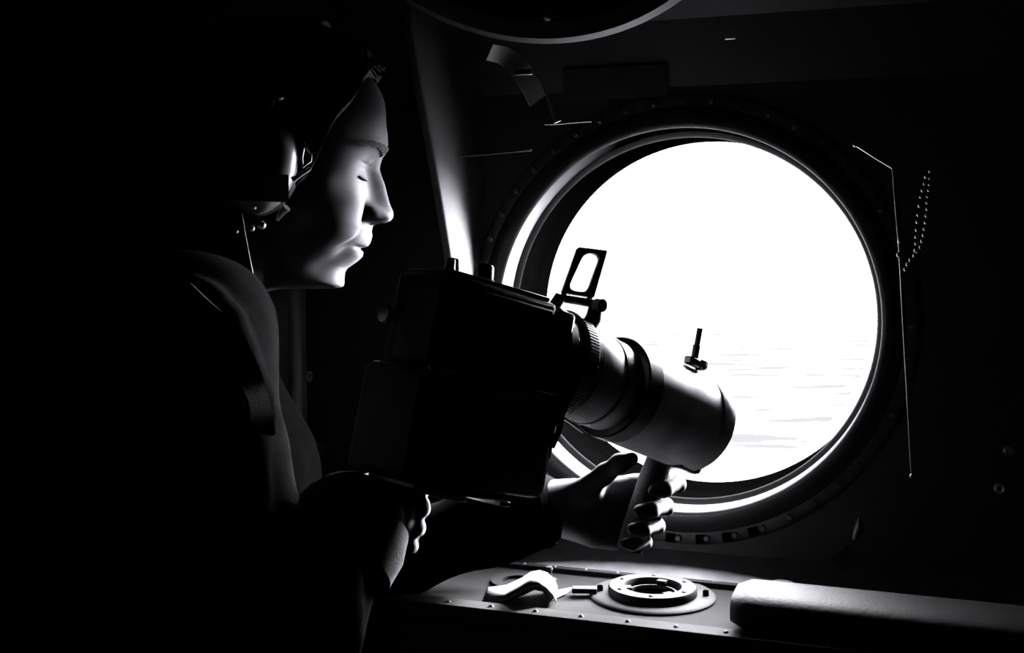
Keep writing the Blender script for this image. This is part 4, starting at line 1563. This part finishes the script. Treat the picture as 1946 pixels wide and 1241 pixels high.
# round embroidered patch on the sleeve
pc = (392, 868)
rings = 7
seg = 40
pv, pf, uvs = [], [], []
cen = base_suit.trace(*pc)
nrm = base_suit.normal(cen)
e1 = np.cross(Z, nrm)
e1 /= np.linalg.norm(e1)
e2 = np.cross(nrm, e1)
PR = 0.034
for i in range(rings + 1):
    for k in range(seg):
        t = 2 * math.pi * k / seg
        pv.append(cen + (e1 * math.cos(t) + e2 * math.sin(t)) * PR * max(i / rings, 0.01))
pv = np.array(pv)
for _ in range(5):
    pv = pv - base_suit.normal(pv) * (base_suit(pv) - 0.0105)[:, None]
me = bpy.data.meshes.new('sleeve_patch')
fl, ful = [], []
for i in range(rings):
    for k in range(seg):
        k2 = (k + 1) % seg
        fl.append((i * seg + k, i * seg + k2, (i + 1) * seg + k2, (i + 1) * seg + k))
        ful += [(k / seg, i / rings), ((k + 1) / seg, i / rings), ((k + 1) / seg, (i + 1) / rings), (k / seg, (i + 1) / rings)]
me.from_pydata([tuple(p - root) for p in pv], [], fl)
ul = me.uv_layers.new(name='UVMap')
for i, x in enumerate(ful):
    ul.data[i].uv = x
me.update()
me.materials.append(M['patch'])
me.polygons.foreach_set('use_smooth', [True] * len(me.polygons))
po = bpy.data.objects.new('sleeve_patch', me)
COL.objects.link(po)
po.parent = person
sm_ = po.modifiers.new('t', 'SOLIDIFY')
sm_.thickness = 0.0015
sm_.offset = 0
tag(po, 'round embroidered patch ringed with pale stitches')
ep = base_suit.trace(440, 905)
en = base_suit.normal(ep)
MB().sphere(ep + en * 0.008, 0.006, 14, 8).build('patch_emblem', 'paper', person, 180, local=pei)

# boots
for a, nm in ((ank_n, 'boot'), (ank_f, 'boot')):
    b = SDF()
    b.cap(a + np.array((0, 0, 0.05)), a + np.array((-.01, 0, -0.045)), 0.052, 0.045, 0.02)
    b.cap(a + np.array((-.01, 0, -0.045)), a + np.array((0.13, 0, -0.055)), 0.044, 0.034, 0.02)
    v, q = b.mesh(0.008)
    v[:, 2] = np.maximum(v[:, 2], 0.001)
    finish('boot', np_mesh('boot', v - root, q), 'headset', person, 180)

# ------------------------------------------------------------------ hair, brows, lashes
def hair_edge(at):
    """local height of the hairline at angle at"""
    return spline([0, 0.35, 0.62, 0.80, 0.95, 1.10, 1.22, 1.34, 1.50, 1.75, 2.2, 3.15], [0.095, 0.094, 0.090, 0.078, 0.055, 0.030, -0.012, -0.020, -0.005, -0.010, -0.055, -0.075], at)


tt = np.linspace(-1, 1, 201)[:-1]
th2 = math.pi * tt
fr = np.linspace(0, 1, 70)
HVs = []
for f in fr:
    zz = 0.119 + (hair_edge(np.abs(th2)) - 0.119) * f
    x, s, z_ = head_surface(th2, zz)
    thick = 0.013 * np.sqrt(np.clip((1 - f) / 0.10, 0, 1)) + 0.002
    W_ = head_to_world(x, s, z_)
    cen_ = HO + np.array((-0.035, 0, 0.02))
    dr = W_ - cen_
    dr /= np.linalg.norm(dr, axis=1)[:, None]
    nz = np.array([mnoise.noise(Vector((math.cos(t) * 16 + math.sin(t) * 6, math.sin(t) * 16, f * 5))) for t in th2])
    HVs.append(W_ + dr * (thick * (1 + 0.22 * nz))[:, None])
HVh = np.concatenate(HVs)
nr2, nc2 = len(fr), len(th2)
I = np.arange(nr2 * nc2).reshape(nr2, nc2)
J = np.roll(I, -1, 1)
HQh = np.stack([I[:-1], I[1:], J[1:], J[:-1]], -1).reshape(-1, 4)
hair = finish('hair', np_mesh('hair', HVh - root, HQh), 'hair', person, 180)
tag(hair, 'short dark hair combed forward')
# loose strands at the forehead
mb = MB()
for k in range(110):
    a = random.uniform(-0.75, 0.75)
    z0 = 0.097 + random.uniform(0, 0.012)
    p0 = head_point(a, min(z0, 0.112), 0.010)
    ln = random.uniform(0.006, 0.022)
    fw = np.array((math.cos(a) * 0.9, -math.sin(a) * 0.9, random.uniform(-0.5, 0.35)))
    fw /= np.linalg.norm(fw)
    pts = [p0, p0 + fw * ln * 0.5 + Z * 0.002, p0 + fw * ln * 0.85 - Z * ln * 0.15, p0 + fw * ln - Z * ln * 0.42]
    r0 = random.uniform(0.0005, 0.0009)
    mb.tube(pts, [r0, r0, r0 * .7, r0 * .2], 5, caps=False)
o = mb.build('forelock', 'hair', hair, 60, local=pei)
# brows
for sgn in (-1, 1):
    mb = MB()
    for k in range(240):
        f = random.random()
        a0 = sgn * (0.14 + 0.50 * f)
        zc = 0.0300 + 0.006 * math.sin(f * 2.3) - 0.004 * f
        zc += random.uniform(-0.0035, 0.0035) * (1 - 0.6 * f)
        p0 = head_point(a0, zc, 0.0005)
        p1 = head_point(a0 + sgn * 0.05, zc + 0.002, 0.0020)
        p2 = head_point(a0 + sgn * 0.09, zc + 0.0015, 0.0016)
        mb.tube([p0, p1, p2], [0.0004, 0.0004, 0.00015], 4, caps=False)
    mb.build('eyebrow', 'lash', person, 60, local=pei)
    mb = MB()
    for k in range(46):
        f = k / 45
        lat = 0.0305 + (f - 0.5) * 0.021
        zz = 0.0026 + 9.0 * (lat - 0.0290) ** 2
        th_ = math.atan2(lat, 0.080)
        # find the angle whose lateral position is lat
        lo_, hi2 = 0.05, 1.2
        for _ in range(24):
            mid = 0.5 * (lo_ + hi2)
            x_, s_l, _z = head_surface(np.array([mid]), np.array([zz]))
            if s_l[0] < lat:
                lo_ = mid
            else:
                hi2 = mid
        p0 = head_point(sgn * lo_, zz, 0.0)
        out = np.array((0.8, -sgn * (0.25 + 0.5 * (f - 0.3)), -0.55))
        out /= np.linalg.norm(out)
        mb.tube([p0 - out * 0.001, p0 + out * 0.002, p0 + out * 0.004 + Z * 0.0004], [0.0005, 0.0004, 0.00015], 4, caps=False)
    mb.build('eyelashes', 'lash', person, 60, local=pei)

# ------------------------------------------------------------------ headset
hs_c = head_to_world(np.array([-0.032]), np.array([0.0]), np.array([-0.003]))[0]
hset = empty('headset', hs_c)
hsi = inv(hset)
upl = head_to_world(np.array([0.0]), np.array([0.0]), np.array([1.0]))[0] - HO
fwl = head_to_world(np.array([1.0]), np.array([0.0]), np.array([0.0]))[0] - HO
for sgn in (-1, 1):          # sgn=-1: near side (toward the viewer is -Y)
    side = np.array((0, sgn, 0.0))
    base = hs_c + side * 0.077
    # ear pad, shell, yoke
    def oval(prof, name, m, par, ax_len=1.0):
        vs2, n = [], 40
        for (r, h) in prof:
            for k in range(n):
                t = 2 * math.pi * k / n
                vs2.append(base + fwl * math.cos(t) * r * 0.78 + upl * math.sin(t) * r * 1.12 + side * h)
        m_ = len(prof)
        f2 = [(i * n + k, i * n + (k + 1) % n, (i + 1) * n + (k + 1) % n, (i + 1) * n + k) for i in range(m_ - 1) for k in range(n)]
        if prof[-1][0] < 0.002:
            pass
        return MB().add(vs2, f2).build(name, m, par, 40, local=hsi)
    oval([(0.022, -0.004), (0.036, -0.006), (0.042, 0.002), (0.041, 0.012), (0.034, 0.015)], 'ear_pad', 'headset', hset)
    cup = oval([(0.040, 0.013), (0.0415, 0.018), (0.040, 0.028), (0.034, 0.037), (0.022, 0.042), (0.0005, 0.043)], 'ear_cup', 'cup', hset)
    yk = [base + fwl * 0.030 - upl * 0.018 + side * 0.034, base + fwl * 0.010 - upl * 0.022 + side * 0.044, base - fwl * 0.020 - upl * 0.028 + side * 0.042, base - fwl * 0.036 - upl * 0.032 + side * 0.028]
    MB().strap(yk, [side] * 4, 0.024, 0.004).build('yoke', 'headset', hset, 60, local=hsi)
    MB().tube([base + upl * 0.040 + side * 0.030, base + upl * 0.060 + side * 0.018, base + upl * 0.080 + side * 0.006], 0.0035, 10).build('band_slider', 'headset', hset, 60, local=hsi)
    MB().sphere(base + upl * 0.058 + fwl * 0.006 + side * 0.022, 0.005, 12, 8).build('slider_screw', 'metal', hset, 180, local=hsi)
band_pts, bn = [], []
for a in np.linspace(-math.pi / 2, math.pi / 2, 25):
    p = hs_c + np.array((0, math.sin(a) * 0.089, 0)) + upl * (0.055 + math.cos(a) * 0.084) + fwl * 0.004
    band_pts.append(p)
    bn.append(np.array((0, math.sin(a), 0)) + upl * math.cos(a))
MB().strap(band_pts, bn, 0.026, 0.004).build('headband', 'headset', hset, 60, local=hsi)
# loop bracket, lower fittings and microphone lead on the near side
nb = lambda x, y, d: P(x, y, d)
MB().tube(PD([(578, 272, 1.017), (573, 300, 1.014), (576, 318, 1.013), (590, 306, 1.014), (591, 292, 1.016), (578, 272, 1.017)]), 0.0014, 8).build('boom_loop', 'metal', hset, 60, local=hsi)
MB().tube(PD([(556, 342, 1.010), (566, 336, 1.010), (580, 326, 1.012), (590, 320, 1.014)]), [0.003, 0.002, 0.002, 0.0015], 8).build('boom_arm', 'metal', hset, 60, local=hsi)
MB().tube(PD([(527, 418, 1.017), (535, 404, 1.012), (545, 394, 1.010)]), [0.0015, 0.003, 0.004], 8).build('cup_bracket', 'metal', hset, 60, local=hsi)
for (x, y, r) in ((497, 428, 0.004), (478, 434, 0.003), (482, 394, 0.0025), (482, 388, 0.002), (449, 440, 0.002)):
    MB().sphere(P(x, y, 1.014), r, 10, 8).build('fitting', 'metal', hset, 180, local=hsi)
MB().tube(PD([(452, 385, 1.022), (458, 410, 1.022), (463, 440, 1.022), (470, 480, 1.017), (480, 530, 1.012)]), 0.0018, 8).build('lead', 'headset', hset, 60, local=hsi)
tag(hset, 'black communications headset with pale ear cups worn by the crewman', 'headset')
